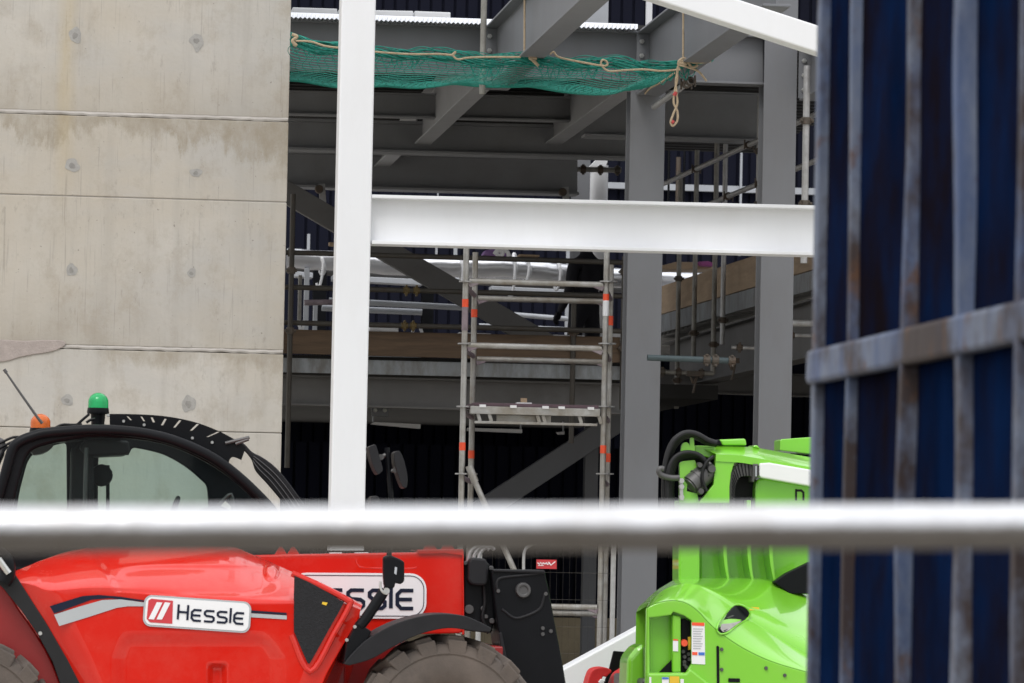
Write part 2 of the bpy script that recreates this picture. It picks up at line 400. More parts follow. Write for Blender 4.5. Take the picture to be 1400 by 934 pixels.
# ------------------------------------------------------------------ concrete wall
def concrete_material():
    m = mat('cast_concrete', (0.475, 0.449, 0.405), 0.85, var=0.14, scale=0.9, bump=0.25, bscale=30)
    nt = m.node_tree; N = nt.nodes; L = nt.links; b = N['Principled BSDF']
    src = b.inputs['Base Color'].links[0].from_socket
    tc = N.new('ShaderNodeTexCoord'); sep = N.new('ShaderNodeSeparateXYZ'); L.new(tc.outputs['Object'], sep.inputs[0])
    def noise(scale, st, det=6, rough=0.6):
        mp = N.new('ShaderNodeMapping'); mp.inputs['Scale'].default_value = st; L.new(tc.outputs['Object'], mp.inputs['Vector'])
        n = N.new('ShaderNodeTexNoise'); n.inputs['Scale'].default_value = scale; n.inputs['Detail'].default_value = det
        n.inputs['Roughness'].default_value = rough; L.new(mp.outputs[0], n.inputs['Vector']); return n.outputs['Fac']
    def rng(v, a, c, d=0.0, e=1.0):
        q = N.new('ShaderNodeMapRange'); q.inputs['From Min'].default_value = a; q.inputs['From Max'].default_value = c
        q.inputs['To Min'].default_value = d; q.inputs['To Max'].default_value = e; L.new(v, q.inputs['Value']); return q.outputs['Result']
    def mth(op, a, c):
        q = N.new('ShaderNodeMath'); q.operation = op
        for i, v in enumerate((a, c)):
            if isinstance(v, (int, float)): q.inputs[i].default_value = v
            else: L.new(v, q.inputs[i])
        return q.outputs[0]
    def blend(cur, fac, col):
        q = N.new('ShaderNodeMix'); q.data_type = 'RGBA'; L.new(fac, q.inputs['Factor']); L.new(cur, q.inputs['A']); q.inputs['B'].default_value = (*col, 1)
        return q.outputs['Result']
    cur = src
    # broad warm and cool tone patches, fine vertical form-board streaks, blow holes
    cur = blend(cur, rng(noise(0.55, (1, 1, 1)), 0.42, 0.66, 0, 0.65), (0.44, 0.385, 0.305))
    cur = blend(cur, rng(noise(0.8, (1, 1, 2.2), 5), 0.48, 0.68, 0, 0.7), (0.435, 0.42, 0.395))
    cur = blend(cur, rng(noise(3.2, (1, 1, .7), 9, .75), 0.52, 0.66, 0, 0.5), (0.34, 0.295, 0.235))
    cur = blend(cur, rng(noise(9, (1, 1, 0.05), 4), 0.5, 0.8, 0, 0.35), (0.31, 0.285, 0.25))
    cur = blend(cur, rng(noise(14, (1, 1, 0.35), 6, .75), 0.60, 0.74, 0, 0.55), (0.24, 0.215, 0.185))
    cur = blend(cur, rng(noise(30, (1, 1, 1), 2), 0.72, 0.78, 0, 0.7), (0.16, 0.145, 0.13))
    cur = blend(cur, rng(noise(55, (1, 1, 0.03), 2), 0.64, 0.72, 0, 0.35), (0.22, 0.2, 0.18))
    # damp, ragged run-off below the pour joints, grime above them
    for zj, depth, a in JOINTS:
        side = rng(noise(.5, (1, 1, .2), 3), .40, .60)
        dz = mth('SUBTRACT', zj, sep.outputs['Z'])
        n = noise(1.25, (1, 1, 0.34), 12, .74)
        reach = rng(n, 0.36, 0.66, 0.0, depth)
        f = mth('MULTIPLY', rng(mth('SUBTRACT', reach, dz), -0.02, 0.07), rng(dz, -0.005, 0.005))
        cur = blend(cur, mth('MULTIPLY', mth('MULTIPLY', f, a), rng(noise(5, (1, 1, .6), 8, .8), .28, .62)), (0.315, 0.275, 0.215))
        up = mth('MULTIPLY', rng(mth('MULTIPLY', dz, -1.0), 0.0, 0.55, 1, 0), rng(dz, 0.005, -0.005))
        cur = blend(cur, mth('MULTIPLY', mth('MULTIPLY', up, rng(noise(1.6, (1, 1, .5), 6), 0.35, 0.65)), 0.6), (0.30, 0.26, 0.205))
    # one ochre run
    yx = U(92, 60, WY).x - WALL_OX
    band = mth('ABSOLUTE', mth('SUBTRACT', sep.outputs['X'], yx), 0)
    f = mth('MULTIPLY', rng(band, 0.02, 0.10, 1, 0), rng(noise(1.2, (2, 1, .35)), 0.36, 0.66, 0, 0.45))
    f = mth('MULTIPLY', f, rng(sep.outputs['Z'], U(92, 330, WY).z, U(92, 120, WY).z))
    cur = blend(cur, f, (0.46, 0.36, 0.19))
    L.new(cur, b.inputs['Base Color'])
    return m
WY = 36.0
wr = U(391, 330, WY).x; wl = -5.0; WALL_OX = (wr + wl) / 2
zj = [U(200, 156, WY).z, U(200, 271, WY).z, U(200, 475, WY).z, U(200, 588, WY).z]
JOINTS = [(zj[0], 0.5, 1.0), (zj[2], 0.32, 0.8)]
mc = concrete_material()
root = empty('concrete_wall', (WALL_OX, WY + 0.2, 0), 'tall pale cast concrete wall with pour joints and patched tie holes', 'wall')
root['kind'] = 'thing'
def wallpiece(z0, z1, y0):
    m = MB(); m.box((wl, y0, z0), (wr, WY + 0.4, z1)); return m
m = MB()
for z0, z1, dy in ((0, zj[3] - 0.003, 0), (zj[3] + 0.003, zj[2] - 0.03, 0), (zj[2] + 0.006, zj[1] - 0.004, 0.012), (zj[1] + 0.004, zj[0] - 0.03, 0.012), (zj[0] + 0.006, 12, 0.026)):
    m.box((wl, WY + dy, z0), (wr, WY + 0.4, z1))
wallo = m.build('cast_panel', mc, root, bevel=0.007)
m = MB()
for a, dy in ((zj[0], 0.006), (zj[2], -0.008)):      # mortar fillets standing in the pour joints
    rows = []
    n = 160
    for k in range(n + 1):
        x = wl + (wr - 0.004 - wl) * k / n
        j = 0.006 * math.sin(k * 1.7) + 0.005 * math.sin(k * 0.43 + 1) + random.uniform(-.004, .004)
        rows.append([(x, WY + 0.03, a + 0.012), (x, WY + dy + 0.02, a + 0.004 + j * .3), (x, WY + dy + 0.006, a - 0.010 + j * .4), (x, WY + dy + 0.0095, a - 0.024 + j * .6), (x, WY + 0.03, a - 0.028)])
    m.grid(rows)
for a in (zj[1], zj[3]): m.box((wl, WY + 0.02, a - 0.01), (wr - 0.006, WY + 0.1, a + 0.01))
m.build('pour_joint', mat('joint_mortar', (0.41, 0.385, 0.355), 0.9, var=0.15, scale=9, dirt=0.5, dirtcol=(0.3, 0.27, 0.24), dscale=3), root, smooth=True)
def blob(cx, cy, rx, ry, tail=0.0, seed=0):
    rnd = random.Random(seed); P = []
    ph = [rnd.uniform(0, 6.28) for _ in range(4)]
    for k in range(28):
        a = 2 * math.pi * k / 28
        q = 1 + 0.10 * math.sin(2 * a + ph[0]) + 0.09 * math.sin(3 * a + ph[1]) + 0.06 * math.sin(5 * a + ph[2])
        P.append((cx + rx * q * math.cos(a), cy + ry * q * math.sin(a) + (tail * max(0, math.sin(a)) ** 6)))
    return P
for i, (cx, cy, rx, ry, tl) in enumerate([(103, 48, 9, 10, 0), (269, 55, 9, 9, 9), (99, 226, 10, 9, 0), (268, 236, 8, 6, 0), (98, 369, 7, 9, 0), (262, 373, 6, 6, 0), (92, 547, 9, 7, 0), (258, 552, 9, 12, 0)]):
    yy = WY + (0.026 if cy < 150 else 0.012 if cy < 470 else 0)
    m = MB(); P = [U(x, y, yy - 0.003) for x, y in blob(cx, cy, rx, ry, tl, i)]
    m.ext(P, (0, 0.02, 0)); m.build('tie_hole_patch', M['patch'], root)
    m = MB(); m.ext([U(x, y, yy - 0.0045) for x, y in blob(cx - .5, cy + .8, rx * .42, ry * .42, 0, i + 50)], (0, 0.01, 0)); m.build('tie_hole', M['holem'], root)
# rough smear of mortar at the left end of the lower joint
P = [(-40, 462), (30, 466), (60, 465), (86, 466), (88, 473), (70, 481), (45, 485), (25, 489), (8, 494), (-40, 500)]
m = MB(); m.ext([U(x, y, WY - 0.012) for x, y in sm(P, 5)], (0, 0.03, 0)); m.build('mortar_smear', M['patch2'], root, bevel=0.006)

# ------------------------------------------------------------------ hall at the back: cladding, floors
BY = 56.0
def clad(name, x0, x1, Y, z0, z1, label, period=0.155):
    m = MB(); x = x0; rows0, rows1 = [], []
    while x < x1:
        for dx, dy in ((0, 0), (period * .76, 0), (period * .80, 0.035), (period * .96, 0.035)):
            rows0.append((x + dx, Y + dy, z0)); rows1.append((x + dx, Y + dy, z1))
        x += period
    m.grid([rows0, rows1])
    return tag(m.build(name, M['navy']), label, 'wall', kind='thing')
clad('back_wall_cladding', -1, 17, BY, 2.95, 12.5, 'upper back wall of navy vertical ribbed metal cladding')
clad('back_wall_cladding', -1, 17, 50.2, 0.0, 2.95, 'dark lower back wall of navy ribbed cladding in the ground floor gloom')
m = MB()  # unseen side wall added against light leaking in from the right
y0 = 37.0
rows0, rows1 = [], []
y = 36.5
while y < 57:
    for d, dx in ((0, 0), (.25, 0), (.27, .04), (.31, .04)):
        rows0.append((17 + dx, y + d, 0)); rows1.append((17 + dx, y + d, 12.5))
    y += .33
m.grid([rows0, rows1])
tag(m.build('side_light_block', M['navy']), 'unseen navy ribbed side wall added to stop light leaking into the hall', 'wall', kind='thing')
def px_z(px, py, Y): return U(px, py, Y).z

m = MB(); m.poly([(-1, 38.6, .005), (17, 38.6, .005), (17, 56, .005), (-1, 56, .005)])  # unseen floor added dark so little light bounces inside
tag(m.build('ground_floor', M['innerfloor']), 'unseen ground floor coloured dark to keep the hall dark', 'floor', kind='structure')
# low blockwork wall below
m = MB(); m.box((-1, 49.0, 0), (17, 49.2, px_z(800, 845, 49.0)))
tag(m.build('low_wall', M['tan'], bevel=0.01), 'low tan blockwork wall at the foot of the dark hall', 'wall', kind='thing')

# middle floor slab
SLY = 40.0
zs = px_z(620, 490, SLY)
sx0, sx1 = 2.0, 7.3
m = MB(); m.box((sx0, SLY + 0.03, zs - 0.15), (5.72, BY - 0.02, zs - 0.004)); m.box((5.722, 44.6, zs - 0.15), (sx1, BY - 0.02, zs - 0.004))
mm_ = MB(); mm_.poly([(sx0, SLY + .04, zs), (5.70, SLY + .04, zs), (5.70, BY - .03, zs), (sx0, BY - .03, zs)]); mm_.poly([(5.70, 44.7, zs), (sx1, 44.7, zs), (sx1, BY - .03, zs), (5.70, BY - .03, zs)])  # unseen pale top sheet added to bounce light onto the beams
tag(mm_.build('middle_floor_bounce', M['conc']), 'unseen pale sheet added on the middle floor to bounce light up', 'floor', kind='structure')
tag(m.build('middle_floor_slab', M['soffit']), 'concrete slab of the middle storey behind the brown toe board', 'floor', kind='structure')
t0, t1 = U(380, 489, SLY), U(858, 501, SLY); b0, b1 = U(380, 509, SLY), U(858, 520, SLY)
m = MB(); m.ext([t0, t1, b1, b0], (0, 0.028, 0))
tag(m.build('slab_edge_trim', M['trim'], bevel=0.004), 'stained galvanised edge strip of the middle floor slab', 'edge trim')

# upper deck, corrugated underside
zd = px_z(620, 33, 38.0) + 0.012
def corrugated(x0, x1, y0, y1, z, per=0.3, dep=0.06):
    m = MB(); ra, rb = [], []; y = y0
    while y < y1:
        for d, dz in ((0, 0), (per * .45, 0), (per * .55, dep), (per * .9, dep)):
            ra.append((x0, y + d, z + dz)); rb.append((x1, y + d, z + dz))
        y += per
    m.grid([ra, rb]); return m
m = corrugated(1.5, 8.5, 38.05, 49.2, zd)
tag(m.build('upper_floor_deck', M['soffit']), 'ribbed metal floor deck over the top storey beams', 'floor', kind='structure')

# ------------------------------------------------------------------ beams and columns
GB = 'grey steel beams of the frame'
def beamx(label, tl, tr, bl, br, Y, w, m_, name='steel_beam', group=GB, tf=0.018, bolts=()):
    """I beam across the front; corners as picture points at the depth Y of its near flange edge"""
    root = empty(name, U((tl[0] + tr[0]) / 2, (bl[1] + br[1]) / 2, Y + w / 2), label, 'beam', group)
    o = Vector((0, w / 2, 0)); m = MB()
    m.ibeam(U(*tl, Y) + o, U(*bl, Y) + o, U(*tr, Y) + o, U(*br, Y) + o, (0, 1, 0), w, tf)
    m.build('beam_section', m_, root, bevel=0.003)
    for px, py in bolts:
        m = MB(); p = U(px, py, Y + w / 2 - 0.012)
        m.lathe([(0.001, -0.03), (0.015, -0.03), (0.015, -0.012), (0.026, -0.012), (0.026, 0)], p, 'Y', 6)
        m.build('bolt', M['chrome'], root)
    return root
def colz(label, xl, xr, yref, Y, dep, z0, z1, m_, name='steel_column', group='grey steel columns of the frame', tf=0.02):
    a, b = U(xl, yref, Y), U(xr, yref, Y); wdt = b.x - a.x; cx = (a.x + b.x) / 2
    root = empty(name, (cx, Y + dep / 2, z0), label, 'column', group)
    m = MB(); P = [(-wdt/2, 0), (wdt/2, 0), (wdt/2, tf), (.007, tf), (.007, dep - tf), (wdt/2, dep - tf), (wdt/2, dep), (-wdt/2, dep), (-wdt/2, dep - tf), (-.007, dep - tf), (-.007, tf), (-wdt/2, tf)]
    m.hull_loops([[Vector((cx + x, Y + y, z)) for x, y in P] for z in (z0 + 0.02, z1)])
    m.build('column_section', m_, root, bevel=0.003)
    m = MB(); m.box((cx - wdt/2 - .08, Y - .08, z0), (cx + wdt/2 + .08, Y + dep + .08, z0 + 0.02)); m.build('base_plate', m_, root)
    return root
edgeT = lambda x: 26 + (x - 400) * 0.034
edgeB = lambda x: 94 + (x - 400) * 0.034
beamx('grey front edge beam above the green safety net', (340, edgeT(340)), (1046, edgeT(1046)), (340, edgeB(340)), (1046, edgeB(1046)), 38.0, 0.21, M['grey'])
# columns
ztop = px_z(870, 122, 38.0)
colz('grey steel column between scaffold tower and green lift', 855.5, 903, 500, 38.0, 0.27, 0, ztop, M['grey'])
colz('grey steel column rising past the frame top beside the navy container', 1038, 1083, 500, 37.9, 0.27, 0, 11.0, M['grey'])
# cantilever beams coming forward from the edge beam
def beamy(label, xs, yt, yb, Ya, Yb, w, m_, bolts=True, name='steel_beam', group=GB, tf=0.018):
    """I beam running in depth; (xs, yt, yb): left flange edge, top and bottom at its far end Yb, as picture points"""
    t, b = U(xs, yt, Yb), U(xs, yb, Yb); x = t.x + w / 2
    root = empty(name, (x, (Ya + Yb) / 2, b.z), label, 'beam', group)
    m = MB(); m.ibeam((x, Yb, t.z), (x, Yb, b.z), (x, Ya, t.z), (x, Ya, b.z), (1, 0, 0), w, tf)
    m.build('beam_section', m_, root, bevel=0.003)
    if bolts:
        m = MB(); m.box((x - w / 2 - .01, Yb - .021, b.z + .02), (x + w / 2 + .01, Yb - 0.001, t.z - .02)); m.build('end_plate', m_, root)
        for k in range(4):
            for s in (-1, 1):
                m = MB(); m.lathe([(0.001, -0.045), (0.013, -0.045), (0.013, -0.02), (0.022, -0.02), (0.022, 0)], (x + s * w * .34, Yb - .021, t.z - .09 - k * (t.z - b.z - .18) / 3), 'Y', 6)
                m.build('bolt', M['chrome'], root)
    return root
beamy('grey cantilever beam with a tan rope, left of the two over the net', 664, edgeT(664) + 1, edgeB(664) + 20, 31.55, 37.97, 0.21, M['grey'])
beamy('grey cantilever beam crossing behind the white brace above the net corner', 872, edgeT(872) + 1, edgeB(872) + 20, 31.55, 37.97, 0.21, M['grey'])
beamy('grey cantilever beam beside the container top behind the right column', 1094, edgeT(1094), edgeB(1094) + 20, 33.2, 37.9, 0.21, M['grey'])
# beams under the upper deck
IB = 'dark beams under the upper deck'
beamx('dark grey cross beam deepest in shade right behind the net', (340, 122), (862, 134), (340, 155), (862, 168), 43.2, 0.17, M['grey_midlit'], group=IB)
beamx('dark cross beam under the deck carrying the lit secondary beam ends', (340, 160), (862, 173), (340, 203), (862, 217), 44.55, 0.30, M['grey_midlit'], group=IB, tf=.026)
beamx('deep dark grey cross beam lowest and farthest under the deck', (340, 204), (792, 214), (340, 254), (792, 266), 48.9, 0.32, M['grey_midlit'], group=IB, tf=.028)
beamx('dark beam with pale lower flange between the two grey columns', (800, 118), (1046, 125), (800, 186), (1046, 194), 42.9, 0.30, M['grey_midlit'], group=IB, tf=.026)
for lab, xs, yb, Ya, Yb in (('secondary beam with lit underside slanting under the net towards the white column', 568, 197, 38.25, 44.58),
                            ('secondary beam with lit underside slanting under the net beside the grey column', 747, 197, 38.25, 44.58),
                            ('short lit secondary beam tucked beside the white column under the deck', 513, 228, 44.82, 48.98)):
    beamy(lab, xs, yb - 62, yb, Ya, Yb, 0.17, M['grey_lit'], bolts=False, group='lit secondary beams under the deck')
# middle floor edge beam and lower members
beamx('dark edge beam carrying the middle floor slab', (360, 511), (856, 524), (360, 553), (856, 567), 40.1, 0.2, M['grey_shaded'], group=IB)
def flatbar(label, a, b, thick_px, Y, dep, m_, name='steel_brace', group='diagonal steel braces', cat='brace'):
    p, q = U(*a, Y), U(*b, Y); m = MB()
    m.obox(p + Vector((0, dep / 2, 0)), q + Vector((0, dep / 2, 0)), dep, thick_px * Y / FPX)
    return tag(m.build(name, m_, bevel=0.006), label, cat, group)
flatbar('dark flat diagonal brace falling from the concrete wall behind the guard rails', (384, 258), (775, 486), 30, 45.0, 0.12, M['grey_shaded'])
flatbar('brown grey diagonal brace rising to the right in the dark ground floor', (600, 737), (876, 556), 30, 46.0, 0.16, M['grey'])
colz('slim grey column at the head of the lower brace', 800, 818, 640, 46.5, 0.15, 0, px_z(800, 570, 46.5), M['grey'], group='slim inner columns')
colz('black inner post standing behind the guard rails near the wall', 428, 446, 420, 52.0, 0.15, zs, px_z(430, 362, 52), M['black'], group='slim inner columns')
colz('black inner post standing behind the dark diagonal brace', 577, 593, 420, 52.5, 0.15, zs, px_z(580, 372, 52), M['black'], group='slim inner columns')
# ------------------------------------------------------------------ white frame in front
WYF = 34.0
a, b = U(459.5, 350, WYF), U(506.5, 350, WYF)
root = empty('white_column', ((a.x + b.x) / 2, WYF + .13, 0), 'tall white painted steel column in front of the hall', 'column', 'white steel frame')
m = MB(); m.box((a.x, WYF, 0.03), (b.x, WYF + .26, 11.5)); m.build('column_section', M['white'], root, bevel=0.012)
m = MB(); m.box((a.x - .1, WYF - .1, 0), (b.x + .1, WYF + .36, 0.03)); m.build('base_plate', M['white'], root)
beamx('long white horizontal steel beam joining the white column', (508.5, 266), (1300, 285.5), (508.5, 333.5), (1300, 354), WYF, 0.25, M['white'], 'white_beam', 'white steel frame', tf=0.026)
m = MB(); p, q = U(780, -57, 31.2), U(1270, 103, 31.2)
m.obox(p + Vector((0, .1, 0)), q + Vector((0, .1, 0)), .2, .19)
tag(m.build('white_brace', M['white'], bevel=0.012), 'white sloping brace in the top corner against the navy container', 'brace', 'white steel frame')
m = MB(); px_ext(m, [(540, 1040), (985, 798), (1032, 878), (587, 1120)], 32.0, .3)
tag(m.build('white_brace', M['white'], bevel=0.012), 'broad white steel brace leaning low behind the lime lift', 'brace', 'white steel frame')

# ------------------------------------------------------------------ deck edge and white boards at the top
m = MB(); n = 160; lo, hi, lo2, hi2 = [], [], [], []
for k in range(n + 1):
    px = 380 + (872 - 380) * k / n; py = edgeT(px) - 2
    a = U(px, py - 7, 37.9); c = U(px, py + (1.2 if k % 2 else -1.2), 37.86)
    hi.append(a); lo.append(c); hi2.append(a + Vector((0, .13, 0.01))); lo2.append(c + Vector((0, .13, 0)))
m.grid([lo2, lo, hi, hi2])
tag(m.build('deck_edge_strip', M['foil']), 'bright wavy metal strip along the upper deck edge', 'edge trim')
for lab, x0, y0, x1, y1, dd in (('white insulation board on the upper deck nearest the concrete wall', 400, 10, 461, 21, 0), ('long white insulation board on the upper deck behind the white column', 463, 13, 565, 25, 0),
                            ('short white insulation board on the upper deck left of the scaffold tube', 567, 15, 616, 25, 0)):
    m = MB(); m.ext([U(x0, y0, 38.1), U(x1, y0 + 2, 38.1), U(x1, y1 + 2, 38.1), U(x0, y1, 38.1)], (0, .6, 0))
    tag(m.build('white_board', M['white'], bevel=0.006), lab, 'board', 'white boards on the upper deck')
colz('pale grey post standing on the upper deck beside the net beam', 801, 832, 10, 41.0, .2, zd + .1, 10.5, M['palegrey'], group='posts on the upper deck')
colz('slim white post on the upper deck left of the navy gap', 884, 892, 10, 41.0, .06, zd + .1, 10.5, M['white'], group='posts on the upper deck')
# ------------------------------------------------------------------ net and ropes
root = empty('safety_net', U(680, 100, 37), 'green safety net slung under the cantilever beams with tan edge rope', 'net')
FY, BYN = 35.4, 37.85
ftab = [(396, 48), (440, 57), (520, 66), (600, 72), (660, 75), (745, 79), (830, 82), (900, 86), (945, 84), (978, 80)]
btab = [(396, 112), (520, 113), (650, 115), (760, 117), (886, 124)]
def netp(s, t):
    fx = 397 + (975 - 397) * s; bx = 397 + (884 - 397) * s
    f = U(fx, lin(ftab, fx), FY); b = U(bx, lin(btab, bx), BYN)
    p = f.lerp(b, t); p.z -= 0.15 * math.sin(math.pi * t) * (0.9 + 0.2 * math.sin(s * 9)) * min(1, (1 - s) * 6) + 0.012 * math.sin(s * 31 + t * 5)
    return p
m = MB()
NS, NT = 56, 32
for i in range(NS + 1):
    m.tube([netp(i / NS + 0.006 * math.sin(i + j), j / NT) for j in range(NT + 1)], 0.0028, 4, cap=False)
for j in range(NT + 1):
    m.tube([netp(i / NS, min(1, j / NT + 0.004 * math.sin(i * 1.3 + j))) for i in range(NS + 1)], 0.0034, 4, cap=False)
m.build('net_mesh', M['net'], root)
m = MB()
for k in range(26):        # gathered hem along the front edge
    ph, q = random.uniform(0, 6), random.uniform(-1, 1); f1, f2 = random.uniform(30, 75), random.uniform(9, 16)
    pts = []
    for i in range(181):
        s = i / 180; p = netp(s, 0)
        taper = min(1, (1 - s) * 5 + .3)
        pts.append(p + Vector((0, 0.03 * math.cos(f1 * s + ph), taper * (-0.035 + 0.04 * q + 0.016 * math.sin(f1 * s + ph) + 0.014 * math.sin(f2 * s + q * 3)))))
    m.tube(pts, 0.004, 4, cap=False)
for k in range(46):        # loops hanging from the hem
    s = random.uniform(.01, .95); p = netp(s, 0); wv = random.uniform(.03, .07); dz = random.uniform(.09, .16)
    m.tube([p + Vector((wv * (2 * t - 1), -.01, -.02 - dz * math.sin(math.pi * t))) for t in [i / 10 for i in range(11)]], 0.0035, 4, cap=False)
m.build('net_hem', M['net'], root)
def rope(pts, r=0.0085, n=8): 
    mb = MB(); mb.tube(smooth_curve(pts, n), r, 7); return mb
def rp(x, y, Y=35.33): return U(x, y, Y)
o = rope([rp(404, 56), rp(425, 57), rp(445, 63), rp(470, 66), rp(515, 71), rp(560, 74), rp(600, 74), rp(618, 75), rp(623, 71), rp(619, 75), rp(626, 81), rp(640, 79), rp(665, 78), rp(712, 78)]).build('edge_rope', M['rope'], root, smooth=True)
rope([rp(752, 74), rp(757, 71), rp(764, 78), rp(790, 84), rp(826, 90), rp(830, 85), rp(824, 82), rp(822, 88), rp(832, 97), rp(855, 96), rp(880, 95), rp(905, 97), rp(930, 95)]).build('edge_rope', M['rope'], root, smooth=True)
rope([rp(399, 47), rp(406, 50), rp(400, 56), rp(405, 62), rp(401, 60)], .014).build('edge_rope', M['rope'], root, smooth=True)
rope([rp(882, 128, 37.7), rp(890, 120, 37.2), rp(905, 112, 36.5), rp(922, 100, 35.7)]).build('edge_rope', M['rope'], root, smooth=True)
m = rope([rp(972, 84), rp(950, 86), rp(935, 82), rp(927, 88), rp(940, 92), rp(955, 98), rp(966, 111)], .009)
m.build('edge_rope', M['rope'], root, smooth=True)
def tie(label, x, y0, y1, tail):
    root = empty('hanging_rope', rp(x, y1, 35.35), label, 'rope', 'ropes holding up the net')
    rope([rp(x + .5, y0, 35.35), rp(x + .2, (y0 + y1) / 2, 35.35), rp(x, y1, 35.35)], .0085, 4).build('rope_line', M['rope'], root, smooth=True)
    rope([rp(*p) for p in tail], .012).build('rope_knot', M['rope'], root, smooth=True)
tie('tan rope hung from the left cantilever beam down to the net hem', 717, -60, 74, [(716, 72), (722, 75), (728, 82), (736, 90), (731, 84), (724, 79), (734, 80)])
tie('tan rope hung from the right cantilever beam to the net corner', 934, -60, 82, [(930, 82), (938, 88), (928, 85), (936, 80), (946, 92), (954, 89)])
root = empty('rope_loop', rp(922, 172), 'loose loop of tan rope with red marks hanging below the net corner', 'rope')
rope([rp(930, 84), rp(926, 95), rp(926, 108), rp(923, 122), rp(921, 140), rp(926, 152), rp(926, 165), rp(920, 172), rp(917, 167), rp(921, 155), rp(926, 142), rp(925, 128), rp(924, 110), rp(928, 92)], .0095).build('rope_line', M['rope'], root, smooth=True)
for a_, b_ in (((924, 126), (922, 131)), ((918, 166), (921, 168))): m = MB(); m.tube([rp(*a_), rp(*b_)], .017, 8); m.build('red_mark', M['ropered'], root)

# ------------------------------------------------------------------ scaffold tubes
def coupler(parent, p, d, r=0.036, m_=None):
    """a clamp wrapped round a tube of direction d"""
    m = MB(); p = Vector(p); d = Vector(d).normalized(); v = d.cross(Vector((0, 1, 0)))
    if v.length < .2: v = d.cross(Vector((0, 0, 1)))
    v.normalize(); u = d.cross(v)
    m.tube([p - d * .03, p - d * .022, p + d * .022, p + d * .03], r, 12)
    k_ = r / .036
    m.obox(p - v * .05 * k_ - Vector((0, .01, 0)), p + v * .045 * k_ - Vector((0, .01, 0)), .03, .03, d)
    m.tube([p + v * .042 - u * .05, p + v * .042 + u * .045], .009, 6)
    m.tube([p - v * .045 - u * .04, p - v * .045 + u * .05], .009, 6)
    return m.build('coupler', m_ or M['coupler'], parent, bevel=0.003)
def stube(label, a, b, m_, group, r=0.024, coup=(), name='scaffold_tube', cm=None):
    """a, b: world points; coup: fractions along the tube"""
    a, b = Vector(a), Vector(b)
    root = empty(name, a if a.z < b.z else b, label, 'scaffold tube', group)
    m = MB(); d = (b - a).normalized()
    m.tube([a, b], r, 14, cap=False)
    m.tube([b, a], r * .8, 14, cap=False)
    m.build('tube', m_, root, smooth=True)
    for f in coup: coupler(root, a.lerp(b, f), d, r=r * (1.2 if cm else 1.5), m_=cm)
    return root
DT = 'dark scaffold tubes of the middle floor edge'
g1 = SLY - 0.12
stube('dark top guard rail along the middle floor edge', U(384, 345, g1), U(851, 359, g1), M['darktube'], DT, coup=(0.03,))
stube('dark middle guard rail crossing behind the tower rungs', U(384, 392.5, g1), U(851, 405, g1), M['darktube'], DT, coup=(0.365, 0.395), cm=M['brass'])
stube('dark bottom guard rail just above the toe board', U(384, 441, g1), U(851, 453, g1), M['darktube'], DT, coup=(0.36, 0.385), cm=M['brass'])
p = U(397, 440, g1 - .06)
stube('dark upright tube against the concrete wall edge', (p.x, p.y, px_z(400, 640, g1)), (p.x, p.y, px_z(400, 266, g1)), M['darktube'], DT, coup=(0.5, .72))
p = U(783, 500, g1 + .06)
stube('dark upright tube in front of the worker', (p.x, p.y, px_z(784, 606, g1)), (p.x, p.y, px_z(784, 412, g1)), M['darktube'], DT, coup=(0.78,))
p = U(852, 450, g1 + .06)
stube('dark upright tube close beside the front grey column', (p.x, p.y, px_z(852, 560, g1)), (p.x, p.y, px_z(852, 350, g1)), M['darktube'], DT, coup=(.4, .9))
m = MB(); tl, tr, br_, bl = U(380, 450, SLY - .05), U(848, 461, SLY - .05), U(848, 496, SLY - .05), U(380, 483, SLY - .05)
m.ext([tl, tr, br_, bl], (0, .038, 0))
tag(m.build('toe_board', M['timber'], bevel=0.004), 'long dark brown timber toe board on the middle floor edge', 'board')
p = U(661, 40, 36.9)
stube('galvanised upright scaffold tube crossing the net beside the left cantilever beam', (p.x, p.y, px_z(661, 129, 36.9)), (p.x, p.y, 11.0), M['oldtube'], 'single scaffold tubes at the net', r=.026, coup=(.2,))
p = U(945, 110, 35.6)
stube('short hollow scaffold tube end poking out under the net corner', p, p + Vector((0.02, 2.2, 0)), M['galv'], 'single scaffold tubes at the net', r=.026, coup=(.03, .12))
# cable pulley ends on the deep beam
for lab, x, y in (('dark round clamp hanging from the deep beam by the concrete wall', 436, 259), ('dark clamp hanging from the deep beam above the white beam', 769, 263)):
    root = empty('beam_clamp', U(x, y, 48.8), lab, 'clamp', 'clamps on the deep beam'); p = U(x, y, 48.8)
    m = MB(); m.lathe([(.02, -.05), (.042, -.05), (.05, -.02), (.042, .04), (.02, .04)], p, 'Y', 16); m.build('clamp_ring', M['coupler'], root)
    m = MB(); m.obox(p + Vector((.05, 0, -.16)), p + Vector((.03, 0, .06)), .05, .07); m.build('clamp_tail', M['galv'], root)

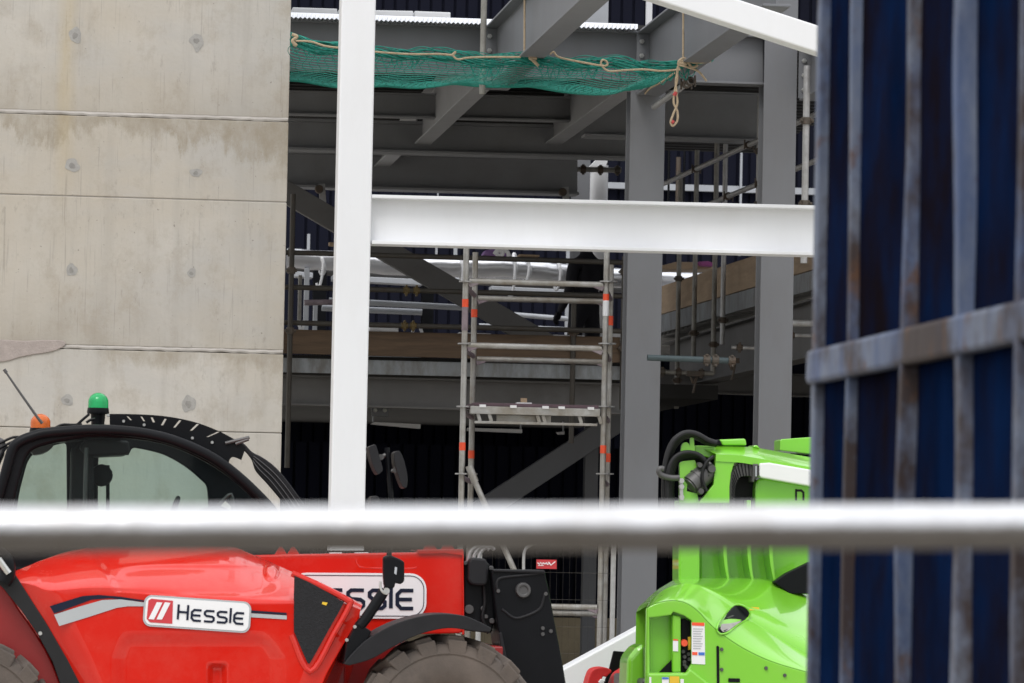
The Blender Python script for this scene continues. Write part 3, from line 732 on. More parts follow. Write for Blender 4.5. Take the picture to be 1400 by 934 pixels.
# side deck on the right: runs in depth at x = SX
SX = 7.4
YF = lambda px: FPX * SX / px
group = 'scaffold posts hanging beside the side deck'
for lab, x, ya, yb, mm in (('farthest scaffold post reaching lowest below the side deck', 928, 559, 236, 'oldtube'), ('second scaffold post from the front grey column', 950, 490, 205, 'oldtube'),
                       ('scaffold post with the highest top before the plywood', 977, 512, 174, 'oldtube'), ('slim pale scaffold post ending above the teal tube', 989, 471, 197, 'galv'),
                       ('tall pale scaffold post beside the right grey column', 1038, 300, 131, 'galv')):
    X = SX - .14; Y = FPX * X / (x + 1)
    zb, zt = px_z(x, ya, Y), px_z(x, yb, Y)
    xx = U(x, 380 if ya > 300 else 200, Y).x
    stube(lab, (xx, Y, zb), (xx, Y, zt), M[mm], group, r=0.026, coup=(.12, .55))
group = 'receding guard rails of the side deck'
def recede(lab, a, b, off=.22, c=(), r=.026):
    p, q = UX(*a, SX - off), UX(*b, SX - off); d = (q - p)
    stube(lab, p, q, M['galv'], group, r=r, coup=c)
recede('upper sloping guard rail receding between the grey columns', (893, 258), (1125, 152), c=(.3, .62))
recede('lower sloping guard rail receding into the white beam', (893, 310), (1125, 216), c=(.5, .68))
group = 'boards of the side deck'
m = MB(); A, B, C_, D = UX(896, 394, SX), UX(1130, 317, SX), UX(1130, 363, SX), UX(896, 432, SX)
m.hull_loops([[A, B, C_, D], [v + Vector((.038, 0, 0)) for v in (A, B, C_, D)]])
tag(m.build('plywood_board', M['ply'], bevel=.004), 'pale plywood edge board of the receding side deck', 'board', 'boards of the side deck')
m = MB(); A, B, C_, D = UX(896, 433, SX), UX(1130, 364, SX), UX(1130, 391, SX), UX(896, 457, SX)
m.hull_loops([[A, B, C_, D], [v + Vector((.03, 0, 0)) for v in (A, B, C_, D)]])
tag(m.build('deck_side_trim', M['trim'], bevel=.004), 'stained metal edge strip below the pale plywood', 'edge trim')
zsd = UX(1000, 424, SX).z
m = MB(); ra, rb = [], []; y = 38.5
while y < 54:
    for d, dz in ((0, 0), (.13, 0), (.16, .06), (.29, .06)):
        ra.append((SX + .03, y + d, zsd + dz - .03)); rb.append((16.9, y + d, zsd + dz - .03))
    y += .32
m.grid([ra, rb]); m.box((SX + .04, 38.5, zsd + .05), (16.9, 55.9, zsd + .2))
tag(m.build('side_deck', M['galv']), 'ribbed metal deck of the right side floor', 'floor', kind='structure')
t = UX(1000, 444, SX).z
root = beamy('dark beam running in depth under the side deck', 905, 470, 535, 38.6, 50, .2, M['grey_shaded'], bolts=False, group=IB)
m = MB()
# plywood sheet ends, boxes seen behind the side deck posts
beamx('dark cross beam with thin pale flange low between the columns', (893, 505), (1120, 512), (893, 535), (1120, 543), 47.5, .2, M['grey_shaded'], group=IB)
# transverse tubes below
group = 'low tubes between the grey columns'
stube('teal painted tube end jutting past the front column', U(885, 489, 37.6), U(1004, 493.5, 37.6), M['teal'], group, r=.027, coup=(.68, .78, .97))
stube('dim lower tube parallel to the teal tube', U(893, 508, 43.5), U(975, 511, 43.5), M['oldtube'], group, coup=(.15, .42, .8))
stube('short pale tube with a dark clamp against the right column', U(1000, 475, 41), U(1060, 476.5, 41), M['galv'], group, coup=(.18,), r=.02)
stube('thick pale tube beyond the right column', U(1070, 442, 39.5), U(1150, 443, 39.5), M['galv'], group, r=.034)
stube('thin white tube under the thick pale tube', U(1070, 458.5, 39.8), U(1150, 459.5, 39.8), M['galv'], group, r=.018, coup=(.15,))
p = U(1102, 180, 37.2)
stube('upright scaffold tube in the gap beside the container', (p.x, p.y, px_z(1102, 360, 37.2)), (p.x, p.y, px_z(1102, 90, 37.2)), M['galv'], 'scaffold tubes beside the container', r=.03, coup=(.3, .72))
for i, (lab, x, y) in enumerate((('dripping pale hook clamp below the teal tube', 1001, 500), ('dripping pale hook clamp nearest the front column', 948, 518))):
    root = empty('hook_clamp', U(x, y, 43), lab, 'clamp', 'hook clamps below the side deck'); p = U(x, y, 43)
    m = MB(); m.obox(p + Vector((-.07, 0, .05)), p + Vector((.07, 0, .05)), .06, .05); m.tube(smooth_curve([p + Vector((-.03, 0, .03)), p + Vector((0, 0, -.04)), p + Vector((.03, 0, .02)), p + Vector((.01, 0, -.09)), p + Vector((0, 0, -.14))], 5), .012, 6)
    m.build('clamp_body', M['coupler'], root)
for lab, x, ya, yb in (('thin black hanger rod just right of the front grey column', 914, 198, 345), ('thin black hanger rod between the front column and the scaffold posts', 935, 198, 330), ('dim rusty post behind the sloping guard rails', 927, 215, 345)):
    p = U(x, 260, 51.5); stube(lab, (p.x, p.y, px_z(x, yb, 51.5)), (p.x, p.y, px_z(x, ya, 51.5)), M['black' if 'black' in lab else 'coupler'], 'hanger rods before the cladding', r=.014 if 'black' in lab else .03)
# clamp tube around the white pipe
p, q = U(775, 231, 49.3), U(849, 233, 49.3)
stube('short tube clamped across the white drain pipe', p, q, M['oldtube'], 'scaffold tubes by the drain pipe', coup=(.3, .62, .93), r=.03)
a = U(818, 300, 49.8)
root = empty('drain_pipe', (a.x, a.y, zs), 'thick white vertical pipe above the white beam', 'pipe')
m = MB(); m.tube([(a.x, a.y, zs), (a.x, a.y, px_z(818, 226, 49.8))], .104, 24); m.build('pipe', M['white'], root, smooth=True)
m = MB(); px_ext(m, [(806, 228), (817, 217), (832, 217), (828, 228)], 49.7, .16); m.build('pipe_bracket', M['white'], root)
colz('pale grey column behind the thick white pipe', 783, 806, 290, 50.2, .2, zs, px_z(790, 215, 50.2), M['grey'], group='slim inner columns')
# pale rails on the back cladding
m = MB(); A = [(760, 247), (1200, 260), (1200, 269), (760, 255)]
px_ext(m, A, BY - .12, .1); tag(m.build('wall_rail', M['palegrey']), 'long pale blue rail across the navy cladding', 'rail', 'pale rails on the back cladding')
def vrail(lab, x, ya, yb, wpx, Y, mm='palegrey', name='wall_post'):
    m = MB(); p = U(x, (ya + yb) / 2, Y); h = wpx * Y / FPX / 2
    m.box((p.x - h, Y, px_z(x, yb, Y)), (p.x + h, Y + .05, px_z(x, ya, Y)))
    return tag(m.build(name, M[mm], bevel=.004), lab, 'rail', 'pale rails on the back cladding')
vrail('thin white upright rail on the navy cladding right of the scaffold posts', 1013, 190, 350, 3, BY - .2)
vrail('thin white upright strip over the white beam left half', 599, 256, 268, 2, BY - .3)
vrail('pale upright strip left of the white column above the foil pipe', 422, 320, 342, 4, 54)
vrail('pale upright strip below the white beam left of the tower', 597, 334, 348, 3, 54)
vrail('wider pale upright strip below the white beam beside the tower', 623, 334, 349, 5, 54)
vrail('pale upright post beside the black post near the concrete wall', 419, 366, 455, 7, 50.5)
vrail('second pale upright post nearer the white column', 431, 416, 455, 6, 50.3)
vrail('pale upright post behind the worker', 776, 340, 458, 5, 53.5)

# foil wrapped pipe and ducts
def longpipe(lab, pts, r, Y, m_, name='foil_wrapped_pipe', straps=(), cat='pipe', group=None, wob=0.0):
    P = [U(x, y, Y) for x, y in pts]; root = empty(name, P[0], lab, cat, group)
    m = MB(); Q = []
    for i in range(len(P) - 1):
        for k in range(10): Q.append(P[i].lerp(P[i + 1], k / 10))
    Q.append(P[-1]); m.tube([q + Vector((0, 0, wob * math.sin(j * 2.1))) for j, q in enumerate(Q)], r, 20)
    m.build('wrapping', m_, root, smooth=True)
    for x, y, h in straps:
        p = U(x, y, Y); mb = MB(); ang = [math.pi * 2 * k / 20 for k in range(21)]
        mb.tube([p + Vector((.02 * math.sin(a_ * 2), math.cos(a_) * (r + .012), math.sin(a_) * (r + .012))) for a_ in ang], .02, 6)
        q = p + Vector((0, -r - .02, 0))
        mb.tube(smooth_curve([q, q + Vector((-.015, 0, -h * .6)), q + Vector((-.05, 0, -h)), q + Vector((-.075, .01, -h * .8))], 5), .016, 6)
        mb.build('strap', M['white'], root)
    return root
longpipe('long silver white wrapped pipe behind the guard rails', [(392, 353), (560, 364), (700, 366), (790, 377), (965, 387)], .115, 50.6, M['foil'], wob=.006, straps=((441, 360, .3), (632, 366, .35), (703, 362, .42), (722, 365, .2), (765, 372, .22)))
longpipe('slim pale pipe crossing the dark brace below the rails', [(450, 411), (640, 421)], .034, 49.5, M['palegrey'], 'pale_pipe', group='pale pipes behind the guard rails')
longpipe('stubby thick pale pipe beside the white column', [(440, 421), (577, 427)], .036, 50.0, M['palegrey'], 'pale_pipe', group='pale pipes behind the guard rails')
longpipe('pale pipe behind the tower ending at the worker', [(700, 430), (776, 436)], .03, 53.0, M['palegrey'], 'pale_pipe', group='pale pipes behind the guard rails')
longpipe('pinkish clamped tube left of the white column', [(416, 414), (462, 413)], .03, 47.0, M['purple'], 'pale_pipe', group='pale pipes behind the guard rails')
def bxpx(name, lab, P, Y, d, mm, cat, group=None, bev=.006):
    m = MB(); px_ext(m, P, Y, d); return tag(m.build(name, M[mm], bevel=bev), lab, cat, group)
bxpx('cable_tray', 'pale lilac cable tray behind the white column', [(455, 376), (578, 382), (578, 390), (455, 383)], 52.0, .3, 'palegrey', 'tray', 'cable trays on the middle floor')
bxpx('cable_tray', 'short pale cable tray next to the concrete wall', [(404, 371), (428, 373), (428, 380), (404, 378)], 52.0, .3, 'palegrey', 'tray', 'cable trays on the middle floor')
bxpx('cable_tray', 'pale cable tray behind the tower rungs', [(672, 391), (776, 396), (776, 402), (672, 396)], 52.0, .3, 'palegrey', 'tray', 'cable trays on the middle floor')
bxpx('cable_tray', 'narrow pale tray lying just below the toe board', [(500, 484), (576, 486), (576, 489), (500, 489)], 45.0, .3, 'palegrey', 'tray', 'cable trays on the middle floor')
# trestle legs and offcuts behind the toe board
for lab, P, q in (('white trestle legs just right of the white column behind the toe board', (521, 446, 527, 458), (527, 447, 519, 458)), ('splayed white trestle legs left of the scaffold tower', (566, 448, 558, 459), (575, 448, 581, 459)), ('pale crossed struts close to the concrete wall over the toe board', (408, 438, 414, 455), (416, 438, 410, 455))):
    root = empty('trestle', U(P[0], 459, 47), lab, 'trestle', 'trestles on the middle floor')
    for x0, y0, x1, y1 in (P, q): MB().obox(U(x0, y0, 47), U(x1, y1 + 14, 47), .04, .03).build('leg', M['signw'], root)
vrail('short dark pale capped upright against the concrete wall edge', 410, 376, 446, 5, 49.5, 'oldtube')
longpipe('thin pale conduit above the cable tray behind the white column', [(508, 371), (640, 383)], .016, 51.5, M['palegrey'], 'pale_pipe', group='pale pipes behind the guard rails')
longpipe('thin pale conduit low behind the tower legs', [(655, 444), (840, 452)], .016, 51.5, M['palegrey'], 'pale_pipe', group='pale pipes behind the guard rails')
longpipe('lower grey duct running under the foil wrapped pipe', [(392, 366), (560, 378), (790, 391), (900, 396)], .06, 52.5, M['motor'], 'grey_duct', cat='duct')
for lab, x0, x1, y in (('white sheet strip lying behind the toe board right of the column', 505, 545, 448), ('white sheet strip behind the toe board beside the left tower legs', 628, 672, 456), ('white sheet strip behind the toe board at the worker', 745, 800, 459)):
    m = MB(); px_ext(m, [(x0, y - 2), (x1, y), (x1, y + 6), (x0, y + 4)], 46.0, .5); tag(m.build('white_sheet', M['signw'], bevel=.01), lab, 'sheet', 'white sheets on the middle floor')
# loose things
m = MB(); P = [(661, 348), (664, 342), (674, 340), (688, 339), (694, 343), (697, 350), (684, 351), (672, 350)]
px_ext(m, P, 41.5, .25)
root = empty('plastic_bundle', U(680, 350, 41.5), 'crumpled violet and white plastic bundle under the white beam', 'bundle')
m.build('violet_wrap', M['violet'], root, bevel=.01)
m = MB(); m.tube(smooth_curve([U(x, y, 41.42) for x, y in [(676, 348), (680, 343), (685, 343), (687, 347), (683, 350), (679, 348)]], 5), .022, 7); m.tube(smooth_curve([U(x, y, 41.42) for x, y in [(688, 340), (694, 345), (696, 351)]], 5), .022, 7)
m.build('white_wrap', M['signw'], root)
bxpx('plank', 'short orange brown plank lying on the top guard rail', [(710, 347.5), (738, 348.5), (738, 351), (710, 350)], 43.5, .2, 'ply', 'plank')
bxpx('wood_block', 'small timber block left of the white column', [(450, 331), (463, 332), (463, 337), (450, 336)], 46, .1, 'ply', 'block')
bxpx('cloth_bundle', 'magenta cloth lying beside the scaffold posts', [(955, 358), (968, 357), (976, 360), (976, 364), (960, 363)], 49, .2, 'pink', 'cloth')
bxpx('timber_stack', 'pale tan boards lying on the foil wrapped pipe end', [(905, 363), (925, 358), (976, 359), (976, 368), (905, 368)], 49.2, .6, 'ply', 'timber')
# ground floor details
SL = 'unlit batten lights under the middle floor'
for lab, P, Y in (('white batten light beside the white column in the gloom', [(507, 580), (512, 577), (575, 580), (575, 586), (572, 586)], 46.0), ('white batten light under the tower platform', [(640, 585), (714, 587), (714, 592), (640, 589)], 46.0),
               ('tiny far batten light beside the lower brace', [(762, 591), (772, 590), (772, 594), (764, 594)], 48.5)):
    root = empty('batten_light', U(*P[0], Y), lab, 'light', SL); m = MB(); px_ext(m, P, Y, .12); m.build('diffuser', M['signw'], root)
    m = MB(); p = U(P[1][0] - 4, P[1][1] - 8, Y); m.tube([U(P[1][0] - 2, P[1][1], Y + .06), U(P[1][0] - 2, P[1][1] - 14, Y + .06)], .01, 6); m.build('hanger', M['palegrey'], root)
root = empty('bolted_plate', U(520, 566, 42.5), 'grey bolted connection plate under the edge beam', 'plate')
m = MB(); px_ext(m, [(508, 556), (531, 557), (531, 570), (508, 569)], 42.5, .02); m.build('plate', M['grey'], root)
for x in (513, 526):
    m = MB(); m.lathe([(.001, -.03), (.018, -.03), (.022, 0)], U(x, 561, 42.5), 'Y', 8); m.build('bolt', M['chrome'], root)

# ------------------------------------------------------------------ scaffold tower
root = empty('scaffold_tower', (U(735, 800, 38.6).x, 38.6, 0), 'slim aluminium scaffold tower with orange bands and a small platform', 'scaffold tower')
TY0, TY1 = 38.2, 39.1
def standard(x, yr, Y, bands, ytop, r=.026):
    p = U(x, yr, Y); zt = px_z(x, ytop, Y); m = MB(); m.tube([(p.x, Y, .02), (p.x, Y, zt)], r, 16)
    o = m.build('standard', M['alu'], root, smooth=True)
    for y0, y1, mm in bands:
        m = MB(); m.tube([(p.x, Y, px_z(x, y1, Y)), (p.x, Y, px_z(x, y0, Y))], r + .0025, 16); m.build('tape_band', M[mm], o, smooth=True)
    for yy in (385, 470, 556, 648):
        z = px_z(x, yy, Y); m = MB(); m.lathe([(r + .002, -.006), (.06, -.006), (.06, .006), (r + .002, .006)], (p.x, Y, z), 'Z', 14); m.build('rosette', M['galv'], o)
    m = MB(); m.box((p.x - .07, Y - .07, 0), (p.x + .07, Y + .07, .02)); m.build('foot_plate', M['galv'], o)
    return p.x
xa = standard(634.0, 520, TY0, ((409, 420, 'orange'), (420, 452, 'purple'), (605, 616, 'orange')), 330)
xb = standard(646.5, 520, TY1, ((423, 434, 'orange'), (616, 627, 'orange')), 345)
xc = standard(826.5, 520, TY0, ((402, 411, 'orange'), (411, 432, 'white'), (609, 620, 'orange')), 330)
xd = standard(832.5, 520, TY1, ((432, 445, 'orange'), (620, 632, 'orange')), 362)
def rung(a, b, Y, x0, x1, y, r=.026, mm='alu', end=True):
    z = px_z(735, y, Y); o = MB().tube([(x0 + .03, Y, z), (x1 - .03, Y, z)], r, 14).build('rung', M[mm], root, smooth=True)
    if end:
        for x, s in ((x0, 1), (x1, -1)):
            MB().obox((x + s * .025, Y, z - .035), (x + s * .11, Y, z), .035, .05).build('rung_hook', M['purple'], o, bevel=.004)
rung(0, 0, TY0, xa, xc, 387); rung(0, 0, TY1, xb, xd, 410); rung(0, 0, TY0, xa, xc, 474.5); rung(0, 0, TY1, xb, xd, 493)
rung(0, 0, TY0, xa, xc, 829); rung(0, 0, TY1, xb, xd, 838)
for x0, x1, yy in ((xa, xb, 395), (xc, xd, 395), (xa, xb, 480), (xc, xd, 480), (xa, xb, 566), (xc, xd, 566), (xa, xb, 655), (xc, xd, 655)):
    z = px_z(735, yy, TY0); MB().tube([(x0, TY0, z), (x1, TY1, z - .02)], .022, 10).build('transom', M['purple'], root, smooth=True)
# platform
m = MB(); zt = px_z(735, 552.5, TY0 - .02); zb = px_z(735, 557, TY0 - .02)
m.box((xa + .09, TY0 - .03, zb), (xc - .05, TY1 + .03, zt)); pf = m.build('platform_deck', M['plum'], root, bevel=.004)
m = MB(); m.box((xa + .06, TY0 - .045, px_z(735, 568, TY0)), (xc - .04, TY0 - .015, zb - .002)); m.build('platform_beam', M['alu'], pf, bevel=.004)
m = MB(); z0, z1 = px_z(735, 581, TY0), px_z(735, 577.5, TY0); z2 = px_z(735, 568, TY0)
m.box((xa + .1, TY0 - .03, z0), (xc - .06, TY0 + .0, z1))
for f in (.12, .2, .54, .58, .84, .98):
    x = xa + (xc - xa) * f; m.obox((x, TY0 - .015, z1 - .002), (x - .02, TY0 - .015, z2 + .002), .02, .03, (1, 0, 0))
m.box((xa + .3, TY0 + .02, z1), (xa + .78, TY0 + .05, z2)); m.build('platform_frame', M['alu'], pf, bevel=.003)
for x in (660, 702, 746, 768, 808):
    m = MB(); p = U(x, 556, TY0 - .06); m.box((p.x - .028, TY0 - .06, zb - .012), (p.x + .028, TY0 - .032, zb + .012)); m.build('platform_clip', M['signw'], pf)
p, q = U(641, 640, TY0 - .04), U(712, 800, TY0 - .04)
m = MB(); m.tube([p, q], .026, 12); m.tube([p + Vector((0, 0, .02)), p.lerp(q, .12)], .034, 10); m.build('diagonal_brace', M['alu'], root, smooth=True)
root = empty('wood_block', U(716, 552, TY0 + .3), 'tiny yellowish block on a white pad on the tower platform', 'block')
MB().box((U(712, 545, TY0 + .3).x, TY0 + .27, zt + .022), (U(720, 545, TY0 + .3).x, TY0 + .33, zt + .06)).build('block', M['ply'], root)
MB().box((U(706, 545, TY0 + .3).x, TY0 + .24, zt), (U(726, 545, TY0 + .3).x, TY0 + .36, zt + .02)).build('pad', M['signw'], root)

# ------------------------------------------------------------------ red sign on a mesh fence
root = empty('mesh_fence', (U(820, 800, 33.6).x, 33.6, 0), 'fine wire mesh fence panel behind the black carriage', 'fence')
x0, x1 = U(655, 800, 33.6).x, U(838, 800, 33.6).x; zt = px_z(740, 742, 33.6)
m = MB(); x = x0
while x < x1: m.tube([(x, 33.6, .1), (x, 33.6, zt)], .0006, 3, cap=False); x += .05
for k in range(9):
    z = .12 + k * (zt - .14) / 8; m.tube([(x0, 33.602, z), (x1, 33.602, z)], .0013, 3, cap=False)
m.build('wire_mesh', M['darktube'], root)
for xx in (x0, x1): m = MB(); m.tube([(xx, 33.6, 0), (xx, 33.6, zt)], .02, 10); m.build('fence_post', M['galv'], root)
m = MB(); m.tube(smooth_curve([U(x, y, 33.5) for x, y in [(716, 790), (716, 765), (718, 752), (726, 745), (740, 742)]], 6), .012, 8); m.build('hook_tube', M['galv'], root, smooth=True)
root = empty('fence_sign', U(747, 778, 33.55), 'small red sign with white script hung on the mesh fence', 'sign')
MB().ext([U(x, y, 33.56) for x, y in [(733.5, 765), (761, 765.5), (761, 778), (733.5, 777.5)]], (0, .006, 0)).build('sign_board', M['signred'], root)
m = MB(); fm = lambda u, v: U(735 + 24 * u, 776 - 9 * v, 33.552)
strokes(m, [[(0.0, .75), (.1, .45), (.17, .8), (.25, .45), (.32, .75), (.4, .5)], [(.42, .5), (.5, .75), (.56, .45), (.64, .6)], [(0.02, .3), (.35, .3)], [(.62, .85), (.76, .35), (1.0, .9)]], .09, fm, Vector((0, 0, 0)))
m.build('sign_script', M['signw'], root)

# ------------------------------------------------------------------ worker in dark clothes
def person_mesh(org, yaw, J, rad, edges, name, m_, parent):
    me = bpy.data.meshes.new(name); me.from_pydata([Vector(v) for v in J], edges, [])
    o = bpy.data.objects.new(name, me); COL.objects.link(o)
    sk = o.modifiers.new('skin', 'SKIN'); sk.use_smooth_shade = True
    for i, r in enumerate(rad): me.skin_vertices[0].data[i].radius = r if isinstance(r, tuple) else (r, r)
    me.skin_vertices[0].data[0].use_root = True
    ss = o.modifiers.new('sub', 'SUBSURF'); ss.levels = ss.render_levels = 2
    me.materials.append(m_); o.parent = parent
    return o
po = U(799, 400, 48.0); org = Vector((po.x, 48.0, zs))
root = empty('person', org, 'worker in black jacket and trousers standing behind the rails', 'person')
root.rotation_euler = (0, 0, R(212))
J = [(0, 0, .93), (0, .01, 1.10), (0, .03, 1.30), (0, .03, 1.46), (0, .02, 1.56), (0, 0, 1.66), (0, -.01, 1.74),
     (.10, 0, .90), (.13, -.02, .50), (.14, .03, .09), (.14, -.12, .045), (-.10, 0, .90), (-.13, .02, .50), (-.14, .08, .09), (-.14, -.07, .045),
     (.19, .03, 1.42), (.25, .05, 1.14), (.20, -.14, .95), (.19, -.2, .90), (-.19, .03, 1.42), (-.26, .05, 1.14), (-.2, -.14, .95), (-.19, -.2, .90)]
rad = [(.16, .13), (.165, .13), (.19, .13), (.13, .09), .058, .085, .075, (.105, .11), .078, .06, .045, (.105, .11), .078, .06, .045, .075, .06, .045, .035, .075, .06, .045, .035]
E = [(0, 1), (1, 2), (2, 3), (3, 4), (4, 5), (5, 6), (0, 7), (7, 8), (8, 9), (9, 10), (0, 11), (11, 12), (12, 13), (13, 14), (3, 15), (15, 16), (16, 17), (17, 18), (3, 19), (19, 20), (20, 21), (21, 22)]
person_mesh(org, 0, J, rad, E, 'clothed_body', M['coverall'], root)
m = MB(); hc = org + Vector((0, 0, 1.68))
m.lathe([(.01, -.13), (.045, -.125), (.066, -.09), (.078, -.03), (.083, .03), (.075, .08), (.045, .115), (.005, .125)], hc, 'Z', 20)
m.obox(hc + Vector((0, -.078, .005)), hc + Vector((0, -.1, -.03)), .025, .02)
for s in (-1, 1): m.lathe([(.003, 0), (.02, .004), (.024, .012), (.004, .018)], hc + Vector((s * .078 - .009, 0, -.01)), 'X', 10)
m.build('head', M['skin'], root, smooth=True)
m = MB(); m.lathe([(.086, .02), (.09, .05), (.082, .095), (.05, .13), (.004, .14)], hc + Vector((0, .012, 0)), 'Z', 20); m.build('hair', M['hair'], root, smooth=True)
for s in (-1, 1):
    m = MB(); hp = org + Vector((s * .19, -.2, .90))
    m.obox(hp, hp + Vector((0, -.05, -.07)), .075, .032)
    for k in range(4):
        b = hp + Vector((s * (-.03 + .02 * k), -.05, -.07)); L_ = (.06, .07, .068, .055)[k]
        m.tube([b, b + Vector((0, -.01, -L_ * .5)), b + Vector((0, .012, -L_))], .009, 7)
    b = hp + Vector((-s * .035, -.02, -.02)); m.tube([b, b + Vector((-s * .02, -.03, -.03)), b + Vector((-s * .015, -.045, -.055))], .0105, 7)
    m.build('glove', M['coverall'], root, smooth=True, bevel=.004)
# ------------------------------------------------------------------ red telehandler
TH = 27.0
tele = empty('telehandler', (U(300, 1120, 28).x, 28.1, 0), 'red telehandler with black cab, green and amber beacons and white dealer signs', 'telehandler')
XL = [(700, -2), (780, 17), (785, 20), (820, 42), (850, 62), (900, 91), (934, 108), (975, 128), (1010, 140)]
XR = [(820, 497), (828, 495), (840, 491), (850, 487), (880, 470), (920, 447), (960, 430), (1010, 415)]
FOLD = [(15, 795), (45, 803), (70, 812), (130, 809), (200, 813), (300, 824), (395, 826), (440, 818), (470, 826), (495, 835)]
TOP = [(15, 783), (40, 773), (60, 765), (100, 753), (160, 746), (300, 746), (345, 758), (400, 782), (440, 800), (470, 813), (495, 826)]
FOLDS, TOPS = sm(FOLD, 6), sm(TOP, 6)
def sstep(a, b, x):
    t = max(0, min(1, (x - a) / (b - a))); return t * t * (3 - 2 * t)
def bonnet_point(u, v, emboss=True):
    """v 0..0.6 side, 0.6..1 rounding over the top"""
    y = 990.0
    x = 300.0
    if v <= .6:
        for _ in range(4):
            x = lin(XL, y) + (lin(XR, y) - lin(XL, y)) * u
            f = lin(FOLDS, x); y = 990 + (f - 990) * (v / .6)
        Y = TH + 0.10 * sstep(0.30, 0.0, u) * 0
        if emboss:
            # raised arch panel low on the side
            s = sstep(0, 24, min(x - (150 + max(0, 900 - y) * .35), (392 - max(0, 900 - y) * .7) - x)) * sstep(862, 884, y)
            Y += .022 * s
            s2 = sstep(0, 12, min(x - 281, 313 - x)) * sstep(906, 914, y); Y += .05 * s2
        # side turns in towards the rear edge and bulges very slightly
        Y += .05 * sstep(.10, 0, u) + .03 * sstep(.9, 1, u)
        return U(x, y, Y)
    a = (v - .6) / .4 * math.pi / 2
    y = lin(FOLDS, 300)
    yg = 800
    for _ in range(4):
        x = lin(XL, yg) + (lin(XR, yg) - lin(XL, yg)) * u
        f, t = lin(FOLDS, x), lin(TOPS, x); yg = f + (t - f) * (.28 * math.sin(a) + .72 * ((v - .6) / .4))
    wy = min(.75, .12 + (f - t) / 62 * .62)
    tt = (v - .6) / .4; lf = .72
    Y = TH + wy * ((1 - lf) * (1 - math.cos(a)) + lf * max(0, (tt - .08) / .92) ** 1.12) + .05 * sstep(.10, 0, u) + .03 * sstep(.9, 1, u)
    if emboss:
        q = (abs((x - 268) / 106)) ** 4 + (abs((yg - 794) / 20)) ** 4
        s = 1 - sstep(.25, 1.5, q); Y += .03 * s
        # step between rear quarter and the bonnet proper
        e = 128 + (yg - 755) * .62
        Y += .025 * sstep(e - 7, e + 8, x) * sstep(826, 814, yg)
        Y -= .04 * (1 - sstep(.2, 1.8, abs((x - 371) / 9) ** 2 + abs((yg - 781) / 11) ** 2))
    return U(x, yg, Y)
NU, NV = 300, 130
rows = []
for j in range(NV + 1):
    v = j / NV * 1.0
    rows.append([bonnet_point(i / NU, v) for i in range(NU + 1)])
rows.append([p + Vector((0, .12, -.002)) for p in rows[-1]])
rows.append([Vector((p.x, 27.95, p.z - .03)) for p in rows[-1]])
rows.append([Vector((p.x, 27.95, .75)) for p in rows[-1]])
m = MB(); m.grid(rows)
m.poly([r[0] for r in rows][::-1]); m.poly([r[-1] for r in rows])
bon = m.build('bonnet', M['red'], tele, smooth=True)
# grille triangle
gp = sm([(403, 790), (404, 787), (436, 803), (466, 821), (469, 826), (449, 862), (426, 903), (422, 907), (418, 901), (404, 868), (402, 862), (402, 830), (403, 790)], 3)
m = MB(); m.ext([U(x, y, TH - .012) for x, y in gp], (0, .05, 0)); m.build('side_grille', M['grille'], bon, bevel=.004)
m = MB()
px_ext(m, [(441, 823), (448, 824), (446, 828), (440, 826)], TH - .016, .004); m.build('grille_sticker', M['yellow'], bon)
# front nose chamfer of the bonnet: bright red frame band around the grille
m = MB(); o_, i_ = [(398, 781), (440, 799), (497, 828), (497, 836), (446, 930), (420, 934)], None
m.tube([U(x, y, TH + .005) for x, y in sm([(399, 784), (440, 802), (474, 820), (478, 827), (458, 864), (424, 918), (398, 868)], 5)], .02, 8)
m.build('grille_surround', M['red'], bon, smooth=True)
# stripes and sign
def decal(parent, name, pts, m_, Y, t=.003):
    mb = MB(); mb.ext([U(x, y, Y) for x, y in pts], (0, t, 0)); return mb.build(name, m_, parent)
SY = TH - .006
decal(bon, 'dark_stripe', [(68, 829), (90, 822), (113, 815), (135, 813.5), (165, 816), (198, 821), (198, 823), (150, 818), (125, 820), (74, 839)], M['navyink'], SY)
decal(bon, 'silver_stripe', [(74, 840.5), (110, 829), (140, 820.5), (165, 819.5), (198, 824), (198, 829), (175, 829), (160, 831), (120, 844), (81, 856)], M['silver'], SY)
decal(bon, 'dark_stripe', [(343, 834.5), (392, 838), (392, 841), (343, 838)], M['navyink'], SY)
decal(bon, 'silver_stripe', [(343, 838.6), (392, 841.6), (392, 847), (343, 844)], M['silver'], SY)
def rrect(cx, cy, w_, h_, r, ang, n=7):
    P = []
    for sx, sy, a0 in ((1, 1, 0), (-1, 1, 90), (-1, -1, 180), (1, -1, 270)):
        for k in range(n + 1):
            a = R(a0 + 90 * k / n); P.append((sx * (w_ / 2 - r) + r * math.cos(a), sy * (h_ / 2 - r) + r * math.sin(a)))
    c, s = math.cos(R(ang)), math.sin(R(ang))
    return [(cx + x * c - y * s, cy + x * s + y * c) for x, y in P]
EP = [(1, 1), (.28, 1), (.05, .78), (.05, .22), (.28, 0), (1, 0)]
LET = {'H': ([[(0, 0), (0, 1.42)], [(.95, 0), (.95, 1.42)], [(0, .72), (.95, .72)]], 1.3),
       'e': ([EP, [(.05, .5), (.92, .5)]], 1.28),
       's': ([[(1, 1), (.25, 1), (.06, .86), (.06, .66), (.24, .52), (.8, .48), (.97, .36), (.97, .14), (.8, 0), (.02, 0)]], 1.28),
       'l': ([[(.05, 0), (.05, 1.42)]], .38)}
